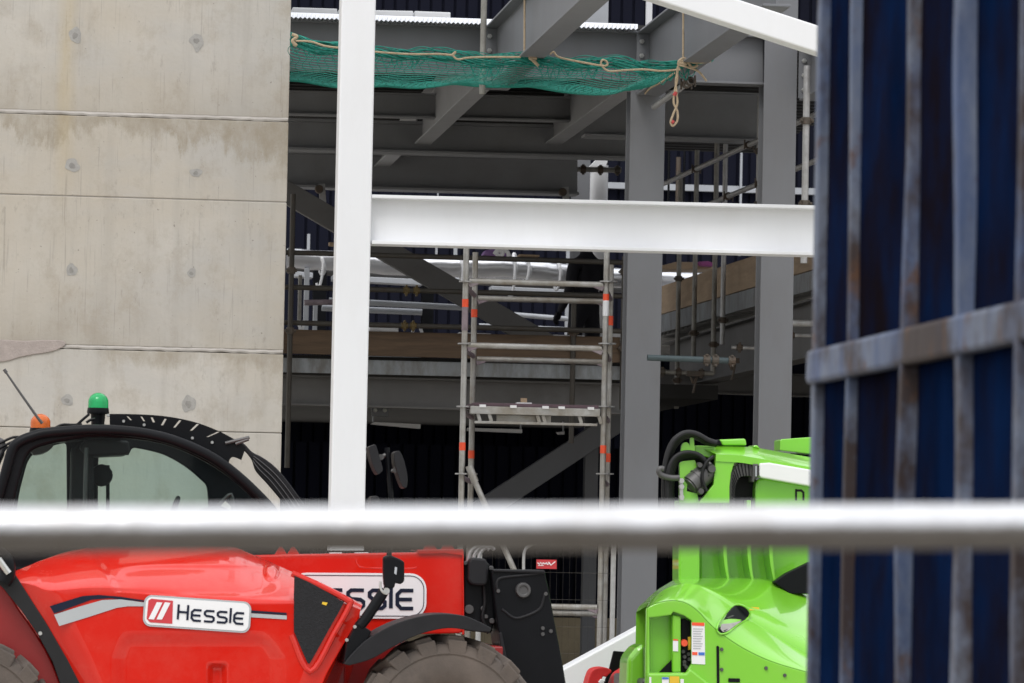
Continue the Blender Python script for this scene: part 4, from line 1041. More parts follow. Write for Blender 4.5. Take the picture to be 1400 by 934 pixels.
def hessle(parent, name, c, w_px, xh, ang, Y, m_, start=0):
    """the dealer's name in strokes: c = left end of the baseline in the picture, xh = x height in picture points"""
    ca, sa = math.cos(R(ang)), math.sin(R(ang)); pen = 0.0; mb = MB()
    tot = sum(LET[k][1] for k in 'Hessle') - .28
    ks = w_px / tot
    for ch in 'Hessle':
        P, adv = LET[ch]
        for q, path in enumerate(P):
            pts = [((pen + x) * ks, y * xh) for x, y in path]
            strokes(mb, [pts], xh * .21, lambda u, v: U(c[0] + u * ca + v * sa, c[1] + u * sa - v * ca, Y - .0004 * q), Vector((0, 0, 0)))
        pen += adv
    return mb.build(name, m_, parent)
sign = decal(bon, 'dealer_sign', rrect(269.5, 839.5, 147, 43, 11, 4.0), M['silver'], SY - .006, .01)
decal(sign, 'sign_face', rrect(269.5, 839.5, 142, 38, 9, 4.0), M['signw'], SY - .009)
decal(sign, 'sign_square', [(203, 821), (207, 818.6), (236.5, 821.5), (235.5, 853), (205, 851), (200.5, 846)], M['signred'], SY - .012)
for dx in (0, 11):
    decal(sign, 'slash_mark', [(203 + dx, 846.5 + dx * .04), (210.5 + dx, 847), (222 + dx, 824 + dx * .04), (214.5 + dx, 823.3)], M['signw'], SY - .015)
hessle(sign, 'sign_lettering', (243, 847.0), 90, 14.5, 4.0, SY - .013, M['navyink'])
# chassis, boom
m = MB(); m.box((U(30, 900, 27.6).x, 27.45, .55), (U(470, 900, 27.6).x, 29.0, U(300, 875, 27.5).z))
m.box((U(400, 900, 27.6).x, 27.7, .6), (U(690, 900, 27.6).x, 28.8, U(300, 878, 27.5).z))
tch = m.build('chassis', M['reddark'], tele, bevel=.01)
BYB = 28.0
m = MB(); P = [(300, 760), (420, 757.5), (632, 754.5), (634, 760), (634, 862), (630, 866), (300, 872)]
m.ext([U(x, y, BYB) for x, y in P], (0, .42, 0))
boom = m.build('boom', M['red'], tele, bevel=.012)
m = MB(); px_ext(m, [(570, 752), (634, 751), (635, 868), (632, 868), (632, 760), (608, 757), (573, 758)], BYB - .022, .46)
m.build('boom_collar', M['red'], boom, bevel=.006)
m = MB()
for x in (588, 612):
    m = MB(); px_ext(m, [(x - 13, 757), (x - 3, 741), (x + 3, 741), (x + 13, 757)], BYB + .05, .03); m.build('boom_lug', M['red'], boom, bevel=.004)
for x in (384, 401):
    m = MB(); px_ext(m, [(x - 9, 759), (x - 2, 748), (x + 2, 748), (x + 9, 759)], BYB + .05, .03); m.build('boom_lug', M['red'], boom, bevel=.004)
for x0, x1, mm in ((451, 468, 0), (486, 504, 0), (560, 567, 0)):
    m = MB()
    px_ext(m, [(x0, 755.5), (x1, 755.5), (x1, 761), (x0, 761)], BYB + .06, .1)
    m.build('boom_pad', M['signw'], boom, bevel=.003)
m = MB(); x = 425
while x < 575: px_ext(m, [(x, 753), (x + 2.4, 753), (x + 2.4, 762), (x, 762)], BYB + .2, .12); x += 4.2
m.build('cable_chain', M['blackpl'], boom)
m = MB(); m.tube([U(x, y, BYB + .01) for x, y in sm([(486, 764), (489, 772), (500, 776), (560, 777), (570, 774)], 4)], .012, 7); m.build('weld_bead', M['red'], boom, smooth=True)
bs = decal(boom, 'dealer_sign', rrect(490, 814.5, 186, 62, 22, 0.4), M['signw'], BYB - .014, .012)
ring = rrect(490, 814.5, 180, 56, 19, .4); ring2 = rrect(490, 814.5, 178, 54, 18, .4)
plate('sign_border', ring, [ring2], BYB - .0165, .002, M['navyink'], bs)
hessle(bs, 'sign_lettering', (415, 831), 150, 24.5, .4, BYB - .018, M['navyink'])
# front wheel
def wheel(cx, cy, rpx, Y, wid, nlug):
    c = U(cx, cy, Y); r = rpx * Y / FPX
    root_ = None
    m = MB(); prof = [(r * .44, .06), (r * .50, .02), (r * .66, -.0), (r * .78, .012), (r * .80, .004), (r * .84, .012), (r * .90, .03), (r * .925, .07), (r * .93, wid / 2), (r * .925, wid - .07), (r * .90, wid - .03), (r * .78, wid - .0), (r * .50, wid - .02), (r * .44, wid - .06)]
    m.lathe(prof, c, 'Y', 72)
    t_ = m.build('tyre', M['tyre'], tele, smooth=True)
    m = MB()
    for side in (0, 1):
        for k in range(nlug):
            a = 2 * math.pi * (k + .5 * side) / nlug
            def pt(rr, ang, y):
                yy = y if side == 0 else wid - y
                return c + Vector((rr * math.cos(ang), yy, rr * math.sin(ang)))
            da = 2 * math.pi / nlug
            w0, w1 = da * .33, da * .27
            L1 = [pt(r * .80, a - w0 * 1.1, .006), pt(r * .80, a + w0 * .75, .006), pt(r * .88, a + w0 * .75, .12), pt(r * .88, a - w0 * 1.1, .12)]
            L2 = [pt(r * .955, a - w0 * .9, -.002), pt(r * .955, a + w0 * .9, -.002), pt(r * .955, a + w0 * .9, .14), pt(r * .955, a - w0 * .9, .14)]
            L3 = [pt(r * 1.0, a - w1 * .7, .02), pt(r * 1.0, a + w1, .02), pt(r * 1.0, a + w1 + da * .5, wid * .56), pt(r * 1.0, a - w1 * .7 + da * .5, wid * .56)]
            L0 = [pt(r * .90, a - w0, .02), pt(r * .90, a + w0, .02), pt(r * .90, a + w1 + da * .5, wid * .56), pt(r * .90, a - w1 + da * .5, wid * .56)]
            m.hull_loops([L1, L2, L3]) if False else m.hull_loops([L1, L2])
            m.hull_loops([L0, L3])
    m.build('tread', M['tyre'], t_, bevel=.008)
    m = MB(); m.lathe([(.02, .10), (r * .2, .10), (r * .24, .13), (r * .38, .16), (r * .42, .05), (r * .46, .05), (r * .46, wid - .05), (.02, wid - .06)], c, 'Y', 40)
    m.build('rim', M['red'], t_, smooth=True)
    return t_
wheel(612, 996, 128, 26.95, .42, 17)
wheel(-46, 997, 124, 26.95, .42, 17)
for x, yy in ((612, 996), (-46, 997)):
    t_ = wheel(x, yy, 126, 28.85, .42, 17)
# front mudguard
O = sm([(470, 908), (482, 893), (505, 872), (545, 851), (590, 840), (630, 841), (655, 850), (672, 859)], 6)
I = sm([(670, 864), (648, 863), (612, 859), (572, 868), (535, 886), (508, 901), (478, 910)], 6)
m = MB(); px_ext(m, O + I, 26.9, .5); m.build('mudguard', M['blackpl'], tele, bevel=.012)
m = MB(); px_ext(m, [(474, 880), (488, 850), (508, 863), (494, 895), (478, 905), (470, 905)], 26.93, .3)
m.build('mirror_bracket', M['black'], tele, bevel=.008)
for x, y in ((485, 857), (474, 875)):
    m = MB()
    m.lathe([(.001, -.012), (.011, -.012), (.012, 0)], U(x, y, 26.93), 'Y', 8)
    m.build('bracket_bolt', M['chrome'], tele)
# rear: black rubber strip, dark red inner arch, hose
m = MB(); st = [(-2, 764), (8, 766), (22, 787), (44, 822), (64, 853), (93, 903), (112, 940), (134, 985), (108, 985), (84, 940), (72, 905), (52, 868), (30, 836), (4, 804), (-10, 792)]
px_ext(m, st, TH + .01, .05); m.build('rubber_strip', M['rubber'], tele, bevel=.005)
m = MB(); m.lathe([(.001, -.008), (.012, -.008), (.014, 0)], U(55, 866, TH + .008), 'Y', 8); m.build('strip_bolt', M['chrome'], tele)
m = MB(); arch = sm([(-60, 778), (0, 800), (28, 836), (50, 868), (72, 908), (100, 985)], 5)
px_ext(m, arch + [(60, 990), (-60, 990)], TH + .12, .5); m.build('rear_mudguard', M['reddark'], tele, bevel=.01)
m = MB(); m.tube([U(x, y, TH - .02) for x, y in sm([(-30, 748), (-5, 757), (8, 768), (10, 785), (4, 796)], 5)], .05, 12); m.build('rear_hose', M['black'], tele, smooth=True)
m = MB(); m.tube([U(-2, 764, TH - .06), U(12, 784, TH - .06)], .022, 10); m.build('hose_fitting', M['chrome'], tele, smooth=True)
# black boom head and carriage
m = MB(); px_ext(m, [(634, 768), (668, 770), (674, 778), (676, 850), (672, 866), (634, 862)], BYB + .03, .36); hd = m.build('boom_head', M['black'], tele, bevel=.01)
m = MB(); px_ext(m, [(641, 768), (645, 762), (664, 764), (668, 772), (667, 797), (662, 801), (645, 800), (640, 794)], BYB - .06, .12); m.build('hose_guard', M['blackpl'], hd, bevel=.015)
for x, y, r_ in ((636, 770, .014), (671, 777, .016), (664, 843, .014), (672, 849, .018), (660, 832, .016), (641, 833, .03)):
    m = MB()
    m.lathe([(.001, -.03), (r_, -.03), (r_, 0)], U(x, y, BYB + .03), 'Y', 10)
    m.build('head_bolt', M['motor'], hd, bevel=.003)
for s in (0, 1, 2):
    m = MB()
    m.tube([U(x + s * 7, y, BYB + .1) for x, y in sm([(637, 800), (640, 765), (646, 752), (655, 748), (662, 752)], 5)], .013, 8)
    m.build('hydraulic_hose', M['galv'], hd, smooth=True)
m = MB(); m.tube([U(x, y, BYB) for x, y in sm([(662, 800), (663, 825), (660, 845), (668, 866)], 5)], .012, 8); m.build('side_hose', M['rubber'], hd, smooth=True)
CO = sm([(672, 781), (676, 779.5)], 2) + [(742, 780.5), (745, 783), (749, 800), (770, 912), (786, 1010), (700, 1010), (690, 905), (684, 880), (681, 860), (676, 820)]
m = MB(); px_ext(m, CO, BYB - .1, .5); car = m.build('carriage', M['black'], tele, bevel=.014)
m = MB(); px_ext(m, [(673, 778.5), (744, 779.5), (746, 784), (674, 782)], BYB - .12, .54); m.build('carriage_lip', M['blackpl'], car, bevel=.006)
for pth in ([(680, 806), (679, 797), (683, 791), (692, 789), (720, 786), (743, 783)], [(686, 833), (690, 836), (704, 845), (722, 841), (738, 832), (743, 818), (744, 812)]):
    m = MB(); m.tube([U(x, y, BYB - .102) for x, y in sm(pth, 5)], .0095, 8); m.build('carriage_weld', M['blackpl'], car, smooth=True)
m = MB(); m.lathe([(.001, -.02), (.03, -.02), (.03, -.03), (.046, -.03), (.052, 0)], U(715, 807, BYB - .1), 'Y', 20); m.build('pivot_pin', M['motor'], car, bevel=.003)
for x, y in ((742, 859), (742, 867), (753, 863), (746, 812), (681, 808)):
    m = MB()
    m.lathe([(.001, -.012), (.012, -.012), (.014, 0)], U(x, y, BYB - .1), 'Y', 8)
    m.build('carriage_bolt', M['motor'], car)
m = MB(); px_ext(m, [(682, 866), (686, 864), (700, 934), (690, 934)], BYB - .13, .1); m.build('carriage_edge', M['blackpl'], car, bevel=.006)
# mirrors on their stalk
MYY = 26.95
stalk = MB().tube([U(x, y, MYY) for x, y in [(492, 856), (500, 846), (521, 815), (526, 806)]], .034, 12)
stalk.tube([U(x, y, MYY) for x, y in sm([(526, 812), (531, 790), (532, 760), (535, 700), (533, 660), (529, 612)], 5)], .0165, 12)
mr_ = stalk.build('mirror_arm', M['black'], tele, smooth=True)
m = MB(); px_ext(m, [(524, 762), (532, 758), (546, 764), (553, 768), (553, 795), (548, 799), (540, 797), (540, 803), (530, 806), (525, 800), (524, 785)], MYY - .03, .07); m.build('arm_joint', M['black'], mr_, bevel=.01)
m = MB(); px_ext(m, [(540, 775), (543, 776), (542, 786), (539, 784)], MYY - .034, .01); m.build('joint_sticker', M['palegrey'], mr_)
m = MB(); m.lathe([(.001, -.03), (.02, -.03), (.022, .02)], U(528, 808, MYY - .02), 'Y', 10); m.tube([U(x, y, MYY - .03) for x, y in sm([(520, 795), (520, 803), (524, 810), (530, 812)], 4)], .008, 7); m.build('arm_clamp', M['chrome'], mr_, smooth=True)
def mirror(P, hook):
    m = MB(); px_ext(m, P, MYY - .1, .22); h = m.build('mirror', M['blackpl'], mr_, bevel=.02)
    m = MB(); m.tube([U(x, y, MYY) for x, y in hook], .012, 8); m.lathe([(.001, -.02), (.018, -.02), (.018, .02), (.001, .02)], U(*hook[0], MYY - .03), 'Y', 10); m.build('mirror_joint', M['motor'], h, smooth=True)
mirror(sm([(504, 611), (510, 608.5), (514, 609), (519, 625), (523.5, 641), (521, 646), (516, 648), (509, 634), (504, 613)], 4), [(521, 625), (527, 622), (532, 620)])
mirror(sm([(539, 619), (543, 616.5), (547, 618), (552, 628), (556, 644), (557.5, 656), (556, 666), (551, 666), (545, 652), (540, 634), (539, 620)], 4), [(541, 643), (535, 644), (530, 645)])
mirror(sm([(507, 700), (507, 682), (511, 678), (517, 679), (520, 685), (522, 700)], 4), [(520, 700), (528, 706), (533, 706)])
# cab
CY0, CY1 = 28.3, 29.4
O = sm([(-24, 760), (-10, 690), (4, 640), (14, 607), (24, 595), (42, 587), (66, 582), (130, 578), (190, 582), (240, 593), (290, 615), (330, 644), (368, 680), (384, 700), (410, 745)], 6) + [(412, 800), (-24, 800)]
I = sm([(4, 760), (12, 720), (20, 680), (30, 640), (36, 622), (46, 611), (66, 604), (90, 599), (130, 594), (190, 597), (236, 607), (280, 627), (318, 652), (352, 684), (372, 708)], 6) + [(372, 770), (4, 770)]
O = [(x, y + 5) for x, y in O]; I = [(x, y + 4) for x, y in I]
cabf = plate('cab_frame', O, [I], CY0, .09, M['black'], tele, bevel=.02)
P2 = sm([(-20, 756), (-6, 690), (8, 640), (17, 609), (27, 598), (45, 590.5), (68, 585.5), (130, 581.5), (190, 585.5), (238, 596.5), (288, 618.5), (327, 647), (364, 683), (380, 703)], 5)
P2 = [(x, y + 6) for x, y in P2]
m = MB(); m.tube([U(x, y, CY0 - .01) for x, y in P2], .034, 12); m.build('frame_tube', M['black'], cabf, smooth=True)
m = MB(); m.ext([U(x, y, CY0 + .05) for x, y in I], (0, .008, 0)); m.build('side_window', M['cabglass'], cabf)
holes = [sm([(20, 760), (24, 690), (33, 648), (40, 628), (52, 616), (70, 610), (88, 606), (91, 612)], 4) + [(92, 760)],
         [(134, 760), (134, 640), (135, 625), (150, 623), (176, 622), (180, 614), (184, 612)] + sm([(200, 615), (225, 622), (252, 637), (274, 655), (283, 666), (285, 690)], 4) + [(285, 760)],
         [(302, 702), (303, 684), (308, 684), (330, 705)]]
farf = plate('far_cab_frame', O, holes, CY1, .09, M['black'], tele, bevel=.01)
for hl in holes[:2]:
    m = MB(); m.ext([U(x, y, CY1 + .05) for x, y in hl], (0, .008, 0)); m.build('far_window', M['cabglass'], farf)
# roof skin, cab tub
m = MB(); rt = [(x, y + 1) for x, y in P2 if y < 700]
a_ = [U(x, y, CY0 + .02) for x, y in rt]
b_ = [Vector((p.x, CY1 + .06, p.z)) for p in a_]
c_ = [p + Vector((0, 0, -.045)) for p in a_]; d_ = [p + Vector((0, 0, -.045)) for p in b_]
m.grid([a_, b_, d_, c_, a_])
m2 = MB(); keep = [i for i, (x, y) in enumerate(rt) if 20 < x < 175]
m2.grid([[a_[i] for i in keep], [b_[i] for i in keep], [d_[i] for i in keep], [c_[i] for i in keep], [a_[i] for i in keep]])
m.bm.free(); m2.build('roof', M['black'], tele, smooth=True)
m = MB(); m.box((U(-20, 760, CY0).x, CY0 + .01, .8), (U(405, 760, CY0).x, CY1 + .08, U(100, 733, CY0).z)); m.build('cab_tub', M['black'], tele, bevel=.02)
m = MB(); px_ext(m, [(97, 612), (112, 600), (125, 604), (128, 620), (131, 770), (94, 770)], CY0 + .5, .25); m.build('driver_seat', M['blackpl'], tele, bevel=.03)
m = MB(); m.tube([U(118, 612, CY0 + .12), U(116, 700, CY0 + .12)], .014, 8); m.build('door_bar', M['motor'], tele, smooth=True)
m = MB(); px_ext(m, [(145, 636), (150, 636), (150, 720), (145, 720)], CY0 + .7, .04); m.lathe([(.001, -.03), (.07, -.02), (.075, .02), (.001, .03)], U(139, 650, CY0 + .7), 'Y', 16); m.build('cab_handle', M['black'], tele, bevel=.004)
m = MB(); px_ext(m, [(116, 600), (176, 603), (178, 617), (173, 622), (120, 624), (108, 612)], CY0 + .3, .6); m.build('roof_console', M['blackpl'], tele, bevel=.02)
m = MB(); px_ext(m, sm([(42, 617), (52, 609), (74, 604), (70, 613), (58, 620), (46, 622)], 4), CY0 + .4, .3); m.build('sun_visor', M['motor'], tele, bevel=.02)
m = MB()
for k in range(25):
    pass
c_ = U(228, 712, CY0 + .55); ring_ = [c_ + Vector((.05 * math.sin(a) + .02, .19 * math.cos(a), .15 * math.sin(a))) for a in [2 * math.pi * k / 28 for k in range(29)]]
m.tube(ring_, .016, 8); m.tube([c_, c_ + Vector((.12, 0, -.35))], .03, 8); m.build('steering_wheel', M['black'], tele, smooth=True)
m = MB(); px_ext(m, [(262, 700), (300, 690), (345, 712), (345, 760), (262, 760)], CY0 + .2, .7); m.build('dashboard', M['blackpl'], tele, bevel=.03)
m = MB(); m.tube([U(x, y, CY0 + .25) for x, y in sm([(300, 690), (316, 676), (318, 700)], 4)], .012, 7); m.build('grab_handle', M['motor'], tele, smooth=True)
# roof guard
GO = sm([(150, 570), (152, 566), (215, 568), (262, 576), (298, 589), (326, 604), (336, 612)], 6)
GI = sm([(330, 622), (318, 618), (313, 626), (318, 640), (302, 626), (260, 604), (215, 588), (180, 581), (150, 579)], 6)
sl = []
for x0, y0, x1, y1, w_ in ((173, 567.5, 178, 573, 2.5), (192, 568, 196, 574.5, 2.5), (206, 569, 209, 576, 3), (225, 571, 220, 580, 3), (245, 573, 237, 583, 3), (269, 578, 259, 588, 3.2), (299, 588, 282, 596, 3)):
    sl.append([(x0, y0), (x0 + w_, y0 + .4), (x1 + w_, y1), (x1, y1)])
GI = [(x, y + 7) for x, y in GI]
gd = plate('roof_guard', GO + GI, [[(a - 0, b + 1.5) for a, b in s] for s in sl], CY0 + .15, .02, M['black'], tele)
plate('guard_rail', GO + GI, [[(a - 0, b + 1.5) for a, b in s] for s in sl], CY1 - .1, .02, M['black'], gd)
for (xa_, ya_), (xb_, yb_) in (((308, 606), (341, 598)), ((322, 607), (340, 600.5))):
    m = MB()
    m.tube([U(xa_, ya_, CY0 + .14), U(xb_, yb_, CY0 + .14)], .011, 8)
    m.build('guard_bar', M['motor'], gd, smooth=True)
for x, y in ((169, 576), (197, 581), (263, 599), (290, 605), (148, 568)):
    m = MB()
    m.lathe([(.001, -.012), (.009, -.012), (.011, 0)], U(x, y, CY0 + .15), 'Y', 8)
    m.build('guard_bolt', M['chrome'], gd)
WO = sm([(322, 603), (333, 606), (345, 618), (360, 626), (378, 640), (398, 664), (424, 702), (440, 730)], 6)
WI = sm([(420, 740), (404, 712), (386, 686), (366, 662), (350, 644), (344, 628), (332, 614), (322, 608)], 6)
plate('windscreen_guard', WO + WI, [], CY1 - .1, .06, M['blackpl'], tele, bevel=.008)
m = MB()
for k in (.3, .55, .8): m.tube([U(a[0] + (b[0] - a[0]) * k, a[1] + (b[1] - a[1]) * k, CY1 - .112) for a, b in zip(sm([(347, 620), (362, 628), (380, 643), (398, 664), (424, 702)], 5), sm([(345, 632), (352, 645), (368, 662), (386, 686), (406, 714)], 5))], .004, 6)
m.build('guard_wire', M['motor'], tele, smooth=True)
# beacons, antenna, cables
def beacon(cx, ybase, ytop, wpx, m_, name, stem):
    Y = CY0 + .35; s = Y / FPX; r = wpx / 2 * s; c = U(cx, ybase, Y); h = (ybase - ytop) * s
    m = MB(); m.lathe([(r * 1.02, 0), (r * 1.06, .01), (r, h * .28)], c, 'Z', 28); b_ = m.build('beacon_base', M['black'], tele, smooth=True)
    m = MB(); pr = [(r * .97, h * .24), (r * .97, h * .55)]
    for k in range(1, 9):
        a = k / 8 * math.pi / 2; pr.append((max(.002, r * .97 * math.cos(a)), h * .55 + h * .45 * math.sin(a)))
    m.lathe(pr, c, 'Z', 28); m.build(name, m_, b_, smooth=True)
    m = MB(); m.lathe([(r * .45, h * .1), (r * .5, h * .3), (r * .3, h * .7), (.003, h * .72)], c, 'Z', 14); m.build('bulb', M['chrome'], b_, smooth=True)
    if stem: m = MB(); m.lathe([(r * .62, -stem * s), (r * .7, 0)], c, 'Z', 20); m.build('beacon_stem', M['black'], b_, smooth=True)
beacon(134, 566, 537, 28.5, M['greenlens'], 'green_lens', 16)
beacon(55, 593, 566, 28, M['amberlens'], 'amber_lens', 0)
m = MB(); m.tube([U(x, y, CY0 + .2) for x, y in [(6, 506), (28, 538), (52, 572), (58, 579)]], .0065, 7, r1=.011); m.tube([U(x, y, CY0 + .2) for x, y in [(5.5, 505), (9, 510)]], .011, 8); m.build('antenna', M['motor'], tele, smooth=True)
for pth in ([(-12, 612), (4, 604), (18, 598), (30, 598)], [(-12, 622), (3, 611), (20, 603)], [(-6, 640), (2, 622), (10, 610)], [(72, 588), (84, 581), (100, 581), (112, 580)], [(104, 582), (114, 573), (120, 568), (122, 566)], [(118, 578), (124, 574), (130, 573)]):
    m = MB()
    m.tube([U(x, y, CY0 + .1) for x, y in sm(pth, 4)], .009, 7)
    m.build('roof_cable', M['black'], tele, smooth=True)
m = MB(); px_ext(m, [(-14, 600), (-4, 596), (8, 602), (6, 622), (-2, 640), (-14, 640)], CY0 + .1, .12); m.build('work_light', M['motor'], tele, bevel=.02)

# ------------------------------------------------------------------ lime boom lift
GY = 29.0
lift = empty('boom_lift', (U(1020, 1100, 30).x, 30, 0), 'lime green boom lift with black hoses and rounded hood beside the container', 'boom lift')
def q5(*P): return [(870 + x * .197, 750 + y * .197) for x, y in P]
def q4(*P): return [(880 + x * .2034, 570 + y * .2034) for x, y in P]
def resamp(P, n):
    P = [Vector((x, y, 0)) for x, y in P]; d = [0]
    for a, b in zip(P[:-1], P[1:]): d.append(d[-1] + (b - a).length)
    out = []
    for k in range(n):
        s = d[-1] * k / (n - 1); i = 0
        while i < len(P) - 2 and d[i + 1] < s: i += 1
        t = (s - d[i]) / max(1e-9, d[i + 1] - d[i]); q = P[i].lerp(P[i + 1], t); out.append((q.x, q.y))
    return out
N_ = 90
TOPC = sm([(884, 829), (888, 821), (897, 813), (912, 799), (930, 791.5), (985, 790), (1037, 790.5), (1060, 795), (1090, 806), (1120, 813), (1185, 817)], 8)
CR1C = sm([(884, 830), (888, 823), (896, 815), (912, 805), (936, 799), (958, 802), (983, 815), (1006, 832), (1030, 850), (1060, 869), (1098, 892), (1140, 911), (1185, 928)], 8)
CR2C = sm([(884, 832), (889, 828), (899, 824), (916, 821), (935, 823), (953, 834), (973, 855), (996, 873), (1022, 889), (1055, 904), (1098, 917), (1140, 927), (1185, 936)], 8)
xs_ = [884 + 301 * (k / (N_ - 1)) ** 1.6 for k in range(N_)]
top = [(x, lin(TOPC, x)) for x in xs_]; cr1 = [(x, lin(CR1C, x)) for x in xs_]; cr2 = [(x, lin(CR2C, x)) for x in xs_]
rows = []
def lerp2(a, b, t): return (a[0] + (b[0] - a[0]) * t, a[1] + (b[1] - a[1]) * t)
for j in range(15):
    t = j / 14; rows.append([U(*lerp2(cr2[i], cr1[i], t), GY + .36 * (t ** 1.25)) for i in range(N_)])
for j in range(1, 21):
    t = j / 20; rows.append([U(*lerp2(cr1[i], top[i], t), GY + .36 + 1.0 * (1 - math.cos(t * math.pi / 2)) ** .9) for i in range(N_)])
rows.append([p + Vector((0, .5, -.05)) for p in rows[-1]])
rows.append([Vector((p.x, p.y, .55)) for p in rows[-1]])
m = MB(); m.grid(rows); hood = m.build('hood', M['green'], lift, smooth=True)
rec = q5((92, 480), (130, 478), (240, 462), (258, 440), (330, 466), (382, 500), (384, 800), (345, 862), (92, 862))
face_top = [(x, y + .3) for x, y in cr2]
plate('hood_side', face_top + [(1185, 1060), (880, 1060)], [rec], GY, .05, M['green'], hood, bevel=.008)
# recess behind the opening
m = MB()
rc = [U(x, y, GY + .04) for x, y in rec]; rb_ = [U(x * .96 + 918 * .04, y * .97 + 880 * .03, GY + .13) for x, y in rec]
m.hull_loops([rc, rb_], cap=False); m.poly(rb_); m.build('control_recess', M['green'], hood, bevel=.006)
m = MB(); px_ext(m, q5((250, 460), (310, 470), (310, 862), (250, 862)), GY + .03, .05); m.build('recess_post', M['green'], hood, bevel=.012)
m = MB(); px_ext(m, q5((312, 488), (340, 486), (380, 512), (384, 795), (345, 860), (312, 860)), GY + .10, .02); cp = m.build('control_panel', M['black'], hood, bevel=.004)
m = MB(); px_ext(m, q5((160, 858), (246, 772), (248, 858)), GY + .08, .02); m.build('lower_slot', M['black'], hood)
m = MB(); m.lathe([(.001, -.06), (.022, -.06), (.026, -.03), (.014, 0)], U(*q5((325, 655))[0], GY + .1), 'Y', 16); m.build('stop_button', M['orange'], cp, smooth=True)
m = MB(); px_ext(m, q5((358, 615), (380, 612), (381, 700), (360, 705)), GY + .09, .01); m.build('yellow_label', M['yellow'], cp)
for k in range(7):
    m = MB()
    a = q5((330 + random.uniform(-12, 40), 715 + k * 18))[0]; m.lathe([(.001, -.02), (.012, -.02), (.013, 0)], U(*a, GY + .1), 'Y', 10)
    m.build('switch', M['motor'], cp)
# rounded lip at the foot of the recess
m = MB(); px_ext(m, q5((80, 866), (345, 866), (372, 832), (420, 868), (560, 980), (560, 1010), (80, 1010)), GY - .03, .05); m.build('recess_lip', M['green'], hood, bevel=.014)
m = MB(); px_ext(m, q5((556, 680), (566, 674), (575, 684), (578, 1000), (560, 1000)), GY - .006, .02); m.build('hood_gap', M['black'], hood)
# stickers
LY = GY - .004
def st(name, mm, *P, y=LY): return decal(hood, name, q5(*P), M[mm], y, .003)
st('warning_label', 'signw', (384, 512), (474, 515), (478, 805), (384, 800))
st('label_band', 'orange', (386, 512), (472, 515), (472, 538), (386, 534), y=LY - .003)
st('label_band', 'orange', (388, 718), (424, 719), (424, 740), (388, 739), y=LY - .003)
st('label_band', 'blue', (432, 720), (474, 721), (474, 742), (432, 741), y=LY - .003)
for k in range(9):
    yy = 555 + k * 17
    st('label_text', 'silver', (394, yy), (464 - (k * 7) % 19, yy + 1), (464 - (k * 7) % 19, yy + 6), (394, yy + 5), y=LY - .003)
decal(hood, 'small_label', q5((254, 640), (290, 642), (290, 714), (254, 712)), M['signw'], GY + .024, .003)
decal(hood, 'label_band', q5((256, 628), (289, 630), (289, 640), (256, 638)), M['orange'], GY + .022, .003)
for mm, x0, x1, y0, y1 in (('signw', 90, 104, 890, 960), ('signw', 178, 226, 892, 950), ('blue', 180, 224, 893, 908), ('yellow', 232, 298, 886, 960), ('signw', 306, 330, 905, 950)):
    decal(hood, 'lower_label', q5((x0, y0), (x1, y0 + 2), (x1, y1), (x0, y1)), M[mm], GY - .036 - (.003 if mm == 'blue' else 0), .003)
# hand hole on the chamfer: flat black patch, its inner shade put into the colour
def chamf(x, y, off=0.004):
    """point on the hood chamfer for a picture point"""
    best = None
    for j in range(15):
        t = j / 14
        for i in range(0, N_):
            q = lerp2(cr2[i], cr1[i], t); d = (q[0] - x) ** 2 + (q[1] - y) ** 2
            if best is None or d < best[0]: best = (d, t)
    return U(x, y, GY + .36 * (best[1] ** 1.25) - off)
hp = [(1001 + (x - 1001) * 1.14, 846 + (y - 846) * 1.14) for x, y in sm(q5((572, 552), (585, 510), (640, 440), (690, 402), (745, 415), (775, 455), (755, 490), (700, 525), (640, 570), (595, 580), (572, 560)), 3)]
m = MB(); P = [chamf(x, y, .008) for x, y in hp]; m.poly(P); m.hull_loops([P, [p + Vector((0, .03, 0)) for p in P]], cap=False); hh = m.build('hole_shade_patch', M['black'], hood)
m = MB(); P = [chamf(x, y, .012) for x, y in sm(q5((585, 560), (592, 525), (650, 520), (735, 500), (700, 525), (640, 568), (600, 578)), 3)]; m.poly(P); m.build('hole_floor', M['patch'], hh)
m = MB(); P = [chamf(x, y, .012) for x, y in q5((625, 480), (690, 452), (700, 460), (640, 486))]; m.poly(P); m.build('hole_latch', M['motor'], hh)
m = MB(); P = [chamf(x, y, .01) for x, y in sm(hp, 1)]; m.tube(P + [P[0]], .007, 6); m.build('hole_rim', M['green'], hh, smooth=True)
def hoodtop(x, y, off=.006):
    best = None
    for j in range(0, 21):
        t = j / 20
        for i in range(N_):
            q = lerp2(cr1[i], top[i], t); d = (q[0] - x) ** 2 + (q[1] - y) ** 2
            if best is None or d < best[0]: best = (d, t)
    t = best[1]; return U(x, y, GY + .36 + 1.0 * (1 - math.cos(t * math.pi / 2)) ** .9 - off)
m = MB(); P = [hoodtop(x, y) for x, y in q5((775, 405), (850, 408), (856, 426), (782, 428))]; m.poly(P); m.build('hood_label', M['yellow'], hood)
m = MB()
for r_ in range(5):
    for k in range(11):
        x, y = q5((225 + k * 13 - r_ * 7, 256 + r_ * 11))[0]; a = hoodtop(x, y, .004); m.poly([a, a + Vector((.014, 0, 0)), a + Vector((.014, 0, -.008)), a + Vector((0, 0, -.008))])
m.build('vent_holes', M['grille'], hood)
for x, y in ((592, 700), (592, 840), (900, 830), (1030, 880)):
    m = MB(); m.lathe([(.001, -.012), (.011, -.012), (.013, 0)], U(*q5((x, y))[0], GY - .002), 'Y', 8); m.build('hood_bolt', M['motor'], hood)
